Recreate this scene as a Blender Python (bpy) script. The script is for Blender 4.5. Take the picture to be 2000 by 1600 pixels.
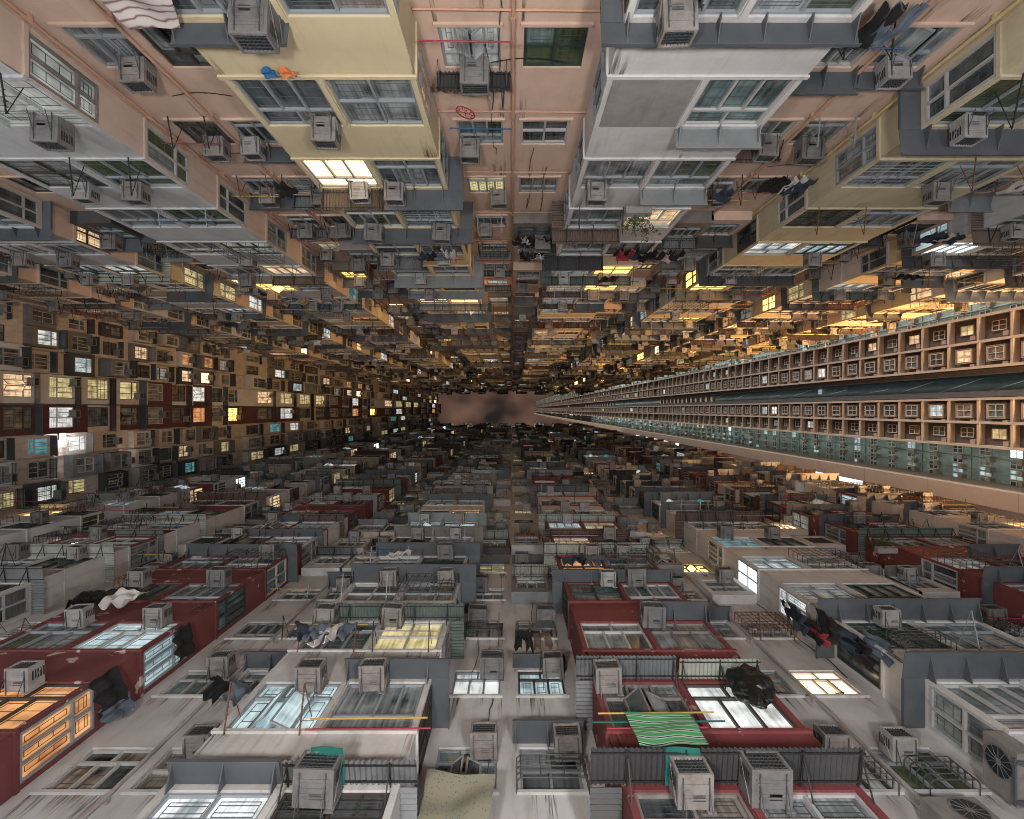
import bpy, math, random
from mathutils import Matrix, Vector
for o in list(bpy.data.objects): bpy.data.objects.remove(o)
S = bpy.context.scene
COL = S.collection
PI = math.pi
# ------------------------------------------------------------------ camera, sky, lamps, exposure
# X runs along the courtyard, Y across it, Z up; the camera lies on the courtyard floor and looks straight up
cam = bpy.data.objects.new('camera', bpy.data.cameras.new('camera')); COL.objects.link(cam)
cam.location = (0, 0, 0); cam.rotation_euler = (PI, 0, 0)
cam.data.sensor_width = 36; cam.data.lens = 18.0; cam.data.clip_start = .05; cam.data.clip_end = 5000
S.camera = cam
S.view_settings.view_transform = 'Standard'; S.view_settings.look = 'None'
S.view_settings.exposure = 0; S.view_settings.gamma = 1; S.view_settings.use_curve_mapping = False
S.cycles.filter_width = 1.0; S.cycles.adaptive_threshold = .006
S.cycles.max_bounces = 5; S.cycles.diffuse_bounces = 2; S.cycles.glossy_bounces = 2
S.cycles.sample_clamp_indirect = 4; S.cycles.caustics_reflective = False; S.cycles.caustics_refractive = False

def make_world():
    w = bpy.data.worlds.new('World'); S.world = w; w.use_nodes = True
    N, L = w.node_tree.nodes, w.node_tree.links
    N.clear()
    out = N.new('ShaderNodeOutputWorld'); bg = N.new('ShaderNodeBackground'); bg.inputs[1].default_value = 1
    tc = N.new('ShaderNodeTexCoord')
    mp = N.new('ShaderNodeMapping'); mp.inputs['Scale'].default_value = (8, 11, 2); mp.inputs['Location'].default_value = (1.35, .4, 0)
    nz = N.new('ShaderNodeTexNoise'); nz.inputs['Scale'].default_value = 1.5; nz.inputs['Detail'].default_value = 2.5; nz.inputs['Roughness'].default_value = .4
    rp = N.new('ShaderNodeValToRGB'); e = rp.color_ramp.elements
    e[0].position = .34; e[0].color = (.022, .0165, .016, 1); e[1].position = .68; e[1].color = (.165, .092, .065, 1)
    L.new(tc.outputs['Generated'], mp.inputs[0]); L.new(mp.outputs[0], nz.inputs[0]); L.new(nz.outputs[0], rp.inputs[0])
    sky = N.new('ShaderNodeTexSky'); sky.sky_type = 'NISHITA'; sky.sun_disc = False
    sky.sun_elevation = math.radians(-6); sky.sun_rotation = math.radians(120)
    mul = N.new('ShaderNodeMix'); mul.data_type = 'RGBA'; mul.blend_type = 'ADD'; mul.inputs['Factor'].default_value = .05
    L.new(rp.outputs[0], mul.inputs['A']); L.new(sky.outputs[0], mul.inputs['B'])
    L.new(mul.outputs['Result'], bg.inputs[0]); L.new(bg.outputs[0], out.inputs[0])
make_world()

def lamp(name, kind, loc, color, power, size=1.0, rot=(PI, 0, 0), size_y=None, angle=None, spread=PI):
    d = bpy.data.lights.new(name, kind); d.color = color; d.energy = power
    if kind == 'AREA':
        d.size = size; d.spread = spread
        if size_y: d.shape = 'RECTANGLE'; d.size_y = size_y
    elif kind == 'SUN': d.angle = angle
    else: d.shadow_soft_size = size
    o = bpy.data.objects.new(name, d); COL.objects.link(o); o.location = loc; o.rotation_euler = rot
    return o
# sun lamp added to brighten the tower front evenly, aimed past the salmon block
sun = lamp('tower_fill_sun', 'SUN', (0, 0, 50), (1, .87, .78), 4.6, angle=math.radians(14))
sun.rotation_euler = Vector((.42, .90, -.10)).to_track_quat('-Z', 'Y').to_euler()
# unseen area lights, assumed: courtyard ones pointing up, sodium ones by the street
ASSUMED_LAMPS = [
    ((-2.0, 0, -1.1), (1, .94, .89), 980, .8, 0), ((2.4, .3, -1.1), (1, .95, .92), 940, .8, 0),
    ((-9, 0, -1.1), (.86, .95, 1), 260, 1.4, 0), ((10, 0, -1.1), (.90, .96, 1), 340, 1.4, 0),
    ((-15, 0, -1.1), (.96, .96, .94), 1500, 1.4, -36), ((19, 0, -1.1), (.95, .95, .95), 340, 1.4, 0),  # the tilted light is added to brighten the cream block
]
for l, c, p, s_, tilt in ASSUMED_LAMPS:
    lamp('assumed_courtyard_light', 'AREA', l, c, p, s_, rot=(PI, math.radians(tilt), 0))
sod = lamp('assumed_sodium_light', 'AREA', (36.6, 5.3, 21), (1, .52, .18), 13000, 1.5, spread=math.radians(110))  # assumed, placed so the salmon block's upper storeys glow orange
sod.rotation_euler = Vector((-.55, -.55, .62)).to_track_quat('-Z', 'Y').to_euler()
lamp('assumed_sodium_light', 'AREA', (34, -4, 4), (1, .74, .58), 1500, 1.5, rot=(PI, math.radians(-10), 0))  # also assumed, an unseen warm light at the street end

# ------------------------------------------------------------------ materials
MATS = {}
def mat(name, col, rough=.8, var=.18, streak=0.0, streak_col=(.12, .09, .07), peel=0.0, peel_col=(.6, .55, .52), metal=0, spec=.4, scale=1.3):
    m = bpy.data.materials.new(name); m.use_nodes = True; MATS[name] = m
    N, L = m.node_tree.nodes, m.node_tree.links
    b = N['Principled BSDF']; b.inputs['Roughness'].default_value = rough; b.inputs['Metallic'].default_value = metal
    b.inputs['Specular IOR Level'].default_value = spec
    g = N.new('ShaderNodeNewGeometry')
    nz = N.new('ShaderNodeTexNoise'); nz.inputs['Scale'].default_value = scale; nz.inputs['Detail'].default_value = 6; nz.inputs['Roughness'].default_value = .65
    L.new(g.outputs['Position'], nz.inputs[0])
    rp = N.new('ShaderNodeValToRGB'); e = rp.color_ramp.elements
    e[0].position = .3; e[1].position = .7
    e[0].color = tuple(c * (1 - var) for c in col) + (1,); e[1].color = tuple(min(1, c * (1 + var * .6)) for c in col) + (1,)
    L.new(nz.outputs[0], rp.inputs[0]); cur = rp.outputs[0]
    def over(cur, scl, detail, lo, hi, amt, c2):
        mp = N.new('ShaderNodeMapping'); mp.inputs['Scale'].default_value = scl
        L.new(g.outputs['Position'], mp.inputs[0])
        n2 = N.new('ShaderNodeTexNoise'); n2.inputs['Scale'].default_value = 1; n2.inputs['Detail'].default_value = detail
        L.new(mp.outputs[0], n2.inputs[0])
        mr = N.new('ShaderNodeMapRange'); mr.inputs[1].default_value = lo; mr.inputs[2].default_value = hi; mr.inputs[4].default_value = amt
        L.new(n2.outputs[0], mr.inputs[0])
        mx = N.new('ShaderNodeMix'); mx.data_type = 'RGBA'; L.new(mr.outputs[0], mx.inputs['Factor'])
        L.new(cur, mx.inputs['A']); mx.inputs['B'].default_value = tuple(c2) + (1,)
        return mx.outputs['Result']
    if streak: cur = over(cur, (6, 6, .8), 8, .54, .78, streak, streak_col); cur = over(cur, (.5, .5, .35), 5, .5, .75, streak * .6, tuple(q * .75 for q in col))
    if peel: cur = over(cur, (2.6, 2.6, 3.4), 12, .655, .668, peel, peel_col)
    L.new(cur, b.inputs['Base Color'])
    return m
def curtain(name, c1, c2, freq=16, emit=0.0, rough=.12, tint=None):
    """glass pane with the curtain or room one sees through it; emit > 0: the room is lit"""
    m = bpy.data.materials.new(name); m.use_nodes = True; MATS[name] = m
    N, L = m.node_tree.nodes, m.node_tree.links
    b = N['Principled BSDF']; b.inputs['Roughness'].default_value = rough; b.inputs['Specular IOR Level'].default_value = .5
    g = N.new('ShaderNodeNewGeometry'); sp = N.new('ShaderNodeSeparateXYZ'); L.new(g.outputs['Position'], sp.inputs[0])
    ad = N.new('ShaderNodeMath'); L.new(sp.outputs[0], ad.inputs[0]); L.new(sp.outputs[1], ad.inputs[1])
    mz = N.new('ShaderNodeMath'); mz.operation = 'MULTIPLY'; mz.inputs[1].default_value = .06; L.new(sp.outputs[2], mz.inputs[0])
    cb = N.new('ShaderNodeCombineXYZ'); L.new(ad.outputs[0], cb.inputs[0]); L.new(mz.outputs[0], cb.inputs[2])
    nz = N.new('ShaderNodeTexNoise'); nz.inputs['Scale'].default_value = freq; nz.inputs['Detail'].default_value = 2; L.new(cb.outputs[0], nz.inputs[0])
    n2 = N.new('ShaderNodeTexNoise'); n2.inputs['Scale'].default_value = 1.7; n2.inputs['Detail'].default_value = 3; L.new(g.outputs['Position'], n2.inputs[0])
    a2 = N.new('ShaderNodeMath'); a2.operation = 'MULTIPLY_ADD'; a2.inputs[1].default_value = .95; L.new(n2.outputs[0], a2.inputs[0])
    m3 = N.new('ShaderNodeMath'); m3.operation = 'MULTIPLY'; m3.inputs[1].default_value = .55; L.new(nz.outputs[0], m3.inputs[0]); L.new(m3.outputs[0], a2.inputs[2])
    rp = N.new('ShaderNodeValToRGB'); e = rp.color_ramp.elements; e[0].position = .52; e[1].position = .98
    e[0].color = tuple(c1) + (1,); e[1].color = tuple(c2) + (1,); L.new(a2.outputs[0], rp.inputs[0])
    L.new(rp.outputs[0], b.inputs['Base Color'])
    if emit:
        L.new(rp.outputs[0], b.inputs['Emission Color']); b.inputs['Emission Strength'].default_value = emit
    return m
# painted walls
mat('paint_salmon', (.54, .395, .318), .85, .12, .24, (.30, .19, .15))
mat('paint_yellow', (.55, .465, .305), .8, .09, .20, (.28, .20, .11))
mat('paint_yellow_dull', (.50, .44, .31), .8, .12, .26, (.22, .16, .09))
mat('paint_white', (.52, .51, .51), .85, .16, .36, (.20, .155, .125))
mat('paint_white_worn', (.50, .485, .475), .85, .2, .5, (.19, .13, .095), .45, (.34, .29, .26))
mat('paint_grey_white', (.48, .49, .515), .85, .15, .35, (.18, .16, .15))
mat('paint_peach', (.55, .43, .365), .85, .12, .26, (.22, .16, .13))
mat('paint_cream', (.47, .43, .385), .85, .2, .5, (.14, .10, .08))
mat('paint_red', (.145, .043, .044), .75, .22, .3, (.10, .03, .03), .9, (.45, .38, .37))
mat('paint_red_clean', (.175, .043, .046), .7, .18, .25, (.12, .03, .03), .55, (.45, .38, .37))
mat('paint_maroon', (.085, .034, .035), .75, .22, .3, (.07, .03, .03))
mat('concrete', (.24, .225, .22), .9, .25, .4)
# metal and small things
mat('sheet_metal', (.082, .092, .105), .55, .25, .3, (.08, .07, .06), spec=.5)
mat('sheet_metal_pale', (.20, .215, .225), .5, .2, .25, (.15, .13, .11), spec=.5)
mat('sheet_metal_dark', (.06, .062, .066), .6, .3, .2)
mat('sheet_metal_worn', (.17, .155, .14), .65, .35, .6, (.10, .06, .04))
mat('corrugated_brown', (.15, .11, .09), .7, .3, .4, (.05, .04, .03))
mat('corrugated_grey', (.17, .18, .19), .6, .3, .4, (.06, .05, .05))
mat('corrugated_green', (.12, .155, .145), .6, .3, .3)
mat('corrugated_pale', (.36, .38, .34), .5, .25, .35, (.15, .12, .08))
mat('black_iron', (.018, .018, .02), .6, .3)
mat('rusty_iron', (.14, .055, .03), .8, .4)
mat('aluminium', (.245, .27, .295), .45, .15, spec=.5)
mat('bronze_frame', (.05, .043, .038), .5, .2)
mat('white_frame', (.40, .40, .40), .5, .15)
mat('green_frame', (.028, .045, .04), .5, .2)
mat('casing_beige', (.215, .198, .188), .6, .35, .8, (.14, .10, .08), scale=4)
mat('casing_grey', (.155, .152, .158), .6, .35, .8, (.12, .09, .08), scale=4)
mat('casing_white', (.29, .285, .285), .55, .3, .75, (.20, .16, .13), scale=4)
mat('condenser_fins', (.018, .026, .03), .4, .5, scale=6)
mat('pipe_salmon', (.48, .28, .20), .7, .15, .3)
mat('pipe_grey', (.33, .30, .29), .7, .2, .3)
mat('pipe_yellow', (.50, .40, .20), .7, .15, .3)
mat('bamboo', (.42, .27, .07), .6, .3)
mat('pole_red', (.28, .03, .05), .5, .2)
mat('pole_blue', (.03, .09, .20), .5, .2)
mat('cloth_black', (.012, .012, .014), .9, .4)
mat('cloth_navy', (.03, .045, .07), .9, .3)
mat('cloth_denim', (.10, .13, .17), .9, .3)
mat('cloth_white', (.55, .53, .52), .9, .2)
mat('cloth_pink', (.42, .28, .28), .9, .3)
mat('cloth_red', (.30, .03, .04), .9, .3)
mat('cloth_orange', (.55, .16, .05), .9, .2)
mat('cloth_blue', (.02, .10, .24), .9, .2)
mat('cloth_teal', (.008, .105, .088), .8, .2)
mat('plastic_black', (.008, .009, .010), .32, .3, spec=.4)
mat('leaf', (.05, .09, .03), .7, .4, scale=8)
mat('asphalt', (.05, .05, .052), .9, .3)
mat('roof_felt', (.06, .06, .06), .9, .2)
# unlit panes
def stain(name, col):
    m = bpy.data.materials.new(name); m.use_nodes = True; MATS[name] = m
    N, L = m.node_tree.nodes, m.node_tree.links; b = N['Principled BSDF']; b.inputs['Base Color'].default_value = col + (1,); b.inputs['Roughness'].default_value = .9
    g = N.new('ShaderNodeNewGeometry'); mp = N.new('ShaderNodeMapping'); mp.inputs['Scale'].default_value = (26, 26, 1.6); L.new(g.outputs['Position'], mp.inputs[0])
    nz = N.new('ShaderNodeTexNoise'); nz.inputs['Scale'].default_value = 1; nz.inputs['Detail'].default_value = 5; L.new(mp.outputs[0], nz.inputs[0])
    uv = N.new('ShaderNodeUVMap'); sp = N.new('ShaderNodeSeparateXYZ'); L.new(uv.outputs[0], sp.inputs[0])
    mr = N.new('ShaderNodeMapRange'); mr.inputs[1].default_value = .44; mr.inputs[2].default_value = .66; mr.inputs[4].default_value = .75; L.new(nz.outputs[0], mr.inputs[0])
    mu = N.new('ShaderNodeMath'); mu.operation = 'MULTIPLY'; L.new(mr.outputs[0], mu.inputs[0]); L.new(sp.outputs[0], mu.inputs[1]); L.new(mu.outputs[0], b.inputs['Alpha'])
stain('rust_stain', (.13, .055, .025)); stain('soot_stain', (.05, .042, .038))
curtain('pane_dark', (.008, .011, .013), (.12, .14, .148), 11)
curtain('pane_curtain', (.025, .034, .038), (.36, .40, .405), 15)
curtain('pane_curtain_warm', (.03, .028, .024), (.34, .30, .25), 14)
curtain('pane_green', (.015, .025, .016), (.10, .13, .06), 12)
curtain('pane_teal', (.02, .037, .042), (.19, .27, .28), 13)
curtain('pane_blind', (.07, .075, .08), (.17, .18, .19), 5)
# lit rooms
curtain('lit_white', (.16, .19, .20), (.88, .92, .90), 13, .95)
curtain('lit_cool', (.12, .19, .21), (.56, .70, .74), 14, .85)
curtain('lit_warm', (.26, .14, .06), (.98, .74, .46), 12, 1.05)
curtain('lit_orange', (.24, .08, .025), (.80, .42, .17), 9, .9)
curtain('lit_yellow', (.18, .15, .05), (.76, .66, .36), 12, .85)
curtain('lit_teal', (.02, .12, .14), (.16, .50, .56), 8, .55)
curtain('lit_pale', (.09, .10, .10), (.45, .48, .45), 14, .5)
curtain('lit_warm_bright', (.75, .45, .20), (1, .78, .48), 10, 4.0)
curtain('lit_white_bright', (.65, .72, .72), (.90, 1, 1), 10, 3.0)
curtain('lit_amber_bright', (.70, .30, .06), (1, .58, .16), 10, 5.0)
curtain('lit_glare', (1, .80, .50), (1, .9, .7), 3, 7)
UNLIT = ['pane_dark'] * 4 + ['pane_curtain'] * 6 + ['pane_curtain_warm'] * 2 + ['pane_green', 'pane_teal', 'pane_teal'] + ['pane_blind'] * 2
LIT = ['lit_white'] * 3 + ['lit_cool'] * 3 + ['lit_warm'] * 3 + ['lit_orange', 'lit_yellow', 'lit_yellow', 'lit_teal'] + ['lit_pale'] * 3 + ['lit_white_bright', 'lit_warm_bright']

# ------------------------------------------------------------------ mesh builder
class MB:
    def __init__(s): s.v = []; s.f = []; s.m = []
    def quad(s, a, b, c, d, mt):
        i = len(s.v); s.v += [a, b, c, d]; s.f.append((i, i + 1, i + 2, i + 3)); s.m.append(mt)
    def tri(s, a, b, c, mt):
        i = len(s.v); s.v += [a, b, c]; s.f.append((i, i + 1, i + 2)); s.m.append(mt)
    def box(s, x0, x1, y0, y1, z0, z1, mt, skip=()):
        i = len(s.v)
        s.v += [(x0, y0, z0), (x1, y0, z0), (x1, y1, z0), (x0, y1, z0), (x0, y0, z1), (x1, y0, z1), (x1, y1, z1), (x0, y1, z1)]
        for k, q in (('-z', (0, 3, 2, 1)), ('+z', (4, 5, 6, 7)), ('-y', (0, 1, 5, 4)), ('+x', (1, 2, 6, 5)), ('+y', (2, 3, 7, 6)), ('-x', (3, 0, 4, 7))):
            if k not in skip: s.f.append(tuple(i + j for j in q)); s.m.append(mt)
    def bar(s, p, q, r, mt, n=5):
        p = Vector(p); q = Vector(q); ax = (q - p)
        if ax.length < 1e-6: return
        ax.normalize(); a = ax.orthogonal().normalized(); b = ax.cross(a); i = len(s.v)
        for e in (p, q):
            for k in range(n):
                t = 2 * PI * k / n; s.v.append(tuple(e + a * (r * math.cos(t)) + b * (r * math.sin(t))))
        for k in range(n):
            s.f.append((i + k, i + (k + 1) % n, i + n + (k + 1) % n, i + n + k)); s.m.append(mt)
        s.f.append(tuple(range(i, i + n))); s.m.append(mt); s.f.append(tuple(range(i + n, i + 2 * n))); s.m.append(mt)
    def path(s, pts, r, mt, n=5):
        for a, b in zip(pts, pts[1:]): s.bar(a, b, r, mt, n)
    def prism(s, poly, a0, a1, mt, axis='x'):
        """poly of (d, z) extruded along u"""
        n = len(poly); i = len(s.v)
        for a in (a0, a1):
            for (p, q) in poly: s.v.append((a, p, q) if axis == 'x' else (p, a, q))
        for k in range(n): s.f.append((i + k, i + (k + 1) % n, i + n + (k + 1) % n, i + n + k)); s.m.append(mt)
        s.f.append(tuple(range(i, i + n))); s.m.append(mt); s.f.append(tuple(range(i + n, i + 2 * n))); s.m.append(mt)
    def add(s, o, x, y, z, rot, sc=1.0):
        c, k = math.cos(rot), math.sin(rot); i = len(s.v)
        s.v += [(x + c * a - k * b, y + k * a + c * b, z + e * sc) for a, b, e in o.v]
        s.f += [tuple(i + j for j in q) for q in o.f]; s.m += o.m
    def mesh(s, name, smooth=False):
        me = bpy.data.meshes.new(name); me.from_pydata(s.v, [], s.f)
        names = list(dict.fromkeys(s.m)); ix = {n: i for i, n in enumerate(names)}
        for n in names: me.materials.append(MATS[n])
        me.polygons.foreach_set('material_index', [ix[n] for n in s.m])
        if smooth: me.polygons.foreach_set('use_smooth', [True] * len(s.f))
        me.update(); return me
def link(name, me, parent=None, loc=None, rot=0):
    o = bpy.data.objects.new(name, me); COL.objects.link(o)
    if parent: o.parent = parent
    if loc is not None: o.location = loc
    if rot: o.rotation_euler = (0, 0, rot)
    return o
def tag(o, label=None, cat=None, group=None, kind=None):
    if label: o['label'] = label
    if cat: o['category'] = cat
    if group: o['group'] = group
    if kind: o['kind'] = kind
    return o
def empty(name, loc=(0, 0, 0), rot=0):
    o = bpy.data.objects.new(name, None); COL.objects.link(o); o.location = loc; o.rotation_euler = (0, 0, rot)
    o.empty_display_size = .2; return o
def panel(mb, P, u0, u1, z0, z1, holes, matf, depth):
    """plane with rectangular holes and their reveals; P(u, inward, z) -> point"""
    us = sorted({u0, u1} | {h[0] for h in holes} | {h[1] for h in holes})
    zs = sorted({z0, z1} | {h[2] for h in holes} | {h[3] for h in holes})
    us = [u for u in us if u0 <= u <= u1]; zs = [z for z in zs if z0 <= z <= z1]
    for a, b in zip(us, us[1:]):
        mu = (a + b) / 2; hh = [h for h in holes if h[0] < mu < h[1]]
        for c, d in zip(zs, zs[1:]):
            mz = (c + d) / 2
            if any(h[2] < mz < h[3] for h in hh): continue
            mb.quad(P(a, 0, c), P(b, 0, c), P(b, 0, d), P(a, 0, d), matf(mz))
    for (a, b, c, d) in holes:
        mt = matf(c)
        for (p, q, r, t) in ((a, c, b, c), (b, c, b, d), (b, d, a, d), (a, d, a, c)):
            mb.quad(P(p, 0, q), P(r, 0, t), P(r, depth, t), P(p, depth, q), mt)
R = random.Random(11)
def pick(*key):
    return random.Random(repr(key))
def on_screen(pts, marg=1.0):
    q = [(x / z, y / z) for x, y, z in pts if z > .5]
    if not q: return 0
    xs = [p[0] for p in q]; ys = [p[1] for p in q]
    if min(xs) > marg or max(xs) < -marg or min(ys) > .8 * marg or max(ys) < -.8 * marg: return 0
    x0, x1 = max(min(xs), -1), min(max(xs), 1); y0, y1 = max(min(ys), -.8), min(max(ys), .8)
    return max(1e-9, (x1 - x0) * (y1 - y0)) if x1 > x0 and y1 > y0 else 1e-9

# ------------------------------------------------------------------ prototypes (u along the wall, d out of the wall, z up from the sill)
PROTO = {}
def cached(key, fn):
    if key not in PROTO: PROTO[key] = [fn(), None]
    return PROTO[key]
def window_proto(w, h, style, fm, pm, pm2):
    """frame and panes; the panes are a mesh of their own"""
    def fn():
        fr = MB(); pn = MB(); rr = pick('wp', w, h, style, fm, pm); a = -w / 2; t = .045; grid = rr.choice([0, 1, 1, 2])
        fr.box(a, -a, -.05, .02, 0, t, fm); fr.box(a, -a, -.05, .02, h - t, h, fm)
        fr.box(a, a + t, -.05, .02, t, h - t, fm); fr.box(-a - t, -a, -.05, .02, t, h - t, fm)
        zt = h * (.68 if style in (0, 3, 4) else .32 if style == 1 else .5)
        fr.box(a + t, -a - t, -.04, .03, zt - t / 2, zt + t / 2, fm)
        n = {0: 3, 1: 4, 2: 2, 3: 3, 4: 4, 5: 3}[style]
        if w < .8: n = 2
        if w > 2: n += 1
        low, high = (n, max(2, n - 1)) if style != 1 else (2, n)
        for (q0, q1, k) in ((t, zt - t / 2, low), (zt + t / 2, h - t, high)):
            for i in range(k):
                x0 = a + t + (w - 2 * t) * i / k; x1 = a + t + (w - 2 * t) * (i + 1) / k
                if i: fr.box(x0 - t / 2, x0 + t / 2, -.04, .025, q0, q1, fm)
                m_ = pm2 if rr.random() < .3 else pm
                dd = -.02 - .012 * (i % 2)
                opened = style == 4 and k == low and i in (1, 2) and q0 < zt
                if opened:                                              # casement leaf swung out
                    an = .45 + .25 * (i - 1); hx = x0 if i == 1 else x1; sg = 1 if i == 1 else -1; l_ = x1 - x0
                    ex, ey = hx + sg * l_ * math.cos(an), .02 + l_ * math.sin(an)
                    for zz in (q0, q1 - .04): fr.bar((hx, .02, zz + .02), (ex, ey, zz + .02), .022, fm, 4)
                    fr.bar((hx, .02, q0), (hx, .02, q1), .022, fm, 4); fr.bar((ex, ey, q0), (ex, ey, q1), .022, fm, 4)
                    pn.quad((hx, .02, q0), (ex, ey, q0), (ex, ey, q1), (hx, .02, q1), m_)
                    pn.quad((x0, -.05, q0), (x1, -.05, q0), (x1, -.05, q1), (x0, -.05, q1), 'pane_dark' if not pm.startswith('lit') else pm)
                else:
                    if grid and q1 - q0 > .3 and x1 - x0 > .2:
                        e_ = .07; gm = 'sheet_metal_dark' if grid == 1 else 'sheet_metal'; gy0, gy1 = dd + .001, dd + .009
                        for xx in (x0 + e_, x1 - e_ - .008): fr.box(xx, xx + .008, gy0, gy1, q0 + e_, q1 - e_, gm)
                        for zz in (q0 + e_, q0 + (q1 - q0) * .35, q0 + (q1 - q0) * .65, q1 - e_ - .008): fr.box(x0 + e_ + .008, x1 - e_ - .008, gy0, gy1, zz, zz + .008, gm)
                    pn.quad((x0, dd, q0), (x1, dd, q0), (x1, dd, q1), (x0, dd, q1), m_)
        if style == 5:                                                  # projecting cage of bars
            e_, dp, cm = .04, .34, rr.choice(['black_iron', 'sheet_metal_dark', 'sheet_metal', 'rusty_iron'])
            for i in range(6):
                zz = h * i / 5; fr.path([(a - e_, .02, zz), (a - e_, dp, zz), (-a + e_, dp, zz), (-a + e_, .02, zz)], .011, cm, 4)
            for i in range(9):
                xx = a - e_ + (w + 2 * e_) * i / 8; fr.bar((xx, dp, 0), (xx, dp, h), .009, cm, 4); fr.bar((xx, .02, 0), (xx, dp, 0), .009, cm, 4)
        if style == 3:                                                  # security bars
            for i in range(1, 9): fr.bar((a + t, .03, h * i / 9), (-a - t, .03, h * i / 9), .008, fm, 4)
            for i in range(1, 4): fr.bar((a + w * i / 4, .035, t), (a + w * i / 4, .035, h - t), .008, fm, 4)
        return fr, pn
    return cached(('win', w, h, style, fm, pm, pm2), fn)
def ac_proto(kind):
    w, h, dp = {'casing_beige': (.47, .36, .46), 'casing_grey': (.53, .39, .50), 'casing_white': (.44, .34, .42)}[kind]
    def fn():
        c = MB(); g = MB(); b = MB(); cm = kind
        x = w / 2; t = .035
        c.box(-x, x, 0, dp - .05, 0, h, cm, skip=('+y',))               # casing with an open front
        c.box(-x, x, dp - .05, dp, 0, t, cm); c.box(-x, x, dp - .05, dp, h - t, h, cm)
        c.box(-x, -x + t, dp - .05, dp, t, h - t, cm); c.box(x - t, x, dp - .05, dp, t, h - t, cm)
        c.box(-x + .05, x - .05, .08, dp - .12, -.012, -.001, cm)
        for k in range(4): c.box(-x + .07, x - .07, .10 + k * .07, .13 + k * .07, -.020, -.0121, cm)       # pressed base pan
        c.bar((-x + .1, .15, -.015), (x - .1, .15, -.015), .012, cm, 4)
        for sx in (-x, x):
            for k in range(5):
                z = .08 + k * .055
                c.box(sx - .006, sx + .006, dp - .26, dp - .09, z, z + .028, 'condenser_fins')
        g.quad((-x + t, dp - .035, t), (x - t, dp - .035, t), (x - t, dp - .035, h - t), (-x + t, dp - .035, h - t), 'condenser_fins')
        for k in range(1, 8):
            xx = -x + t + (w - 2 * t) * k / 8; g.box(xx - .0025, xx + .0025, dp - .03, dp - .012, t, h - t, 'sheet_metal_dark')
        for k in range(1, 5):
            zz = t + (h - 2 * t) * k / 5; g.box(-x + t, x - t, dp - .033, dp - .02, zz - .0025, zz + .0025, 'sheet_metal_dark')
        b.bar((0, -.05, -.022), (0, dp - .03, -.022), .009, 'sheet_metal_dark', 4); b.bar((0, -.02, -.17), (0, dp - .16, -.025), .007, 'sheet_metal_dark', 4)
        for sx in (-x - .004, x + .004): c.bar((sx, .03, .04), (sx, dp - .06, h - .05), .008, cm, 4)
        c.box(-x - .02, -x + .10, -.02, .0, -.05, h + .03, cm); c.box(-.12, .04, .12, .2, -.02, -.013, 'sheet_metal_dark')
        return c, g, b
    return cached(('ac', kind), fn)
def fan_unit_proto():
    def fn():
        c = MB(); g = MB(); b = MB(); w, h, dp = .82, .56, .32
        c.box(-w / 2, w / 2, 0, dp, 0, h, 'casing_beige'); n = 20
        for r0, r1, mt in ((0, .05, 'casing_grey'), (.05, .225, 'condenser_fins'), (.225, .25, 'casing_grey')):
            for k in range(n):
                a, e = 2 * PI * k / n, 2 * PI * (k + 1) / n; y = dp + .012 + (.006 if r1 != .225 else 0)
                P = lambda r, t: (-.1 + r * math.cos(t), y, h / 2 + r * math.sin(t))
                g.quad(P(r0, a), P(r1, a), P(r1, e), P(r0, e), mt)
        for k in range(6): 
            a = PI * k / 6
            g.bar((-.1 - .24 * math.cos(a), dp + .02, h / 2 - .24 * math.sin(a)), (-.1 + .24 * math.cos(a), dp + .02, h / 2 + .24 * math.sin(a)), .005, 'casing_grey', 4)
        for sx in (-.3, .3):
            b.bar((sx, -.1, -.03), (sx, dp + .08, -.03), .025, 'sheet_metal', 4); b.bar((sx, -.1, -.5), (sx, dp + .05, -.05), .022, 'sheet_metal', 4)
        b.bar((-.36, dp + .05, -.03), (.36, dp + .05, -.03), .022, 'sheet_metal', 4)
        return c, g, b
    return cached(('fan',), fn)
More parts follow.
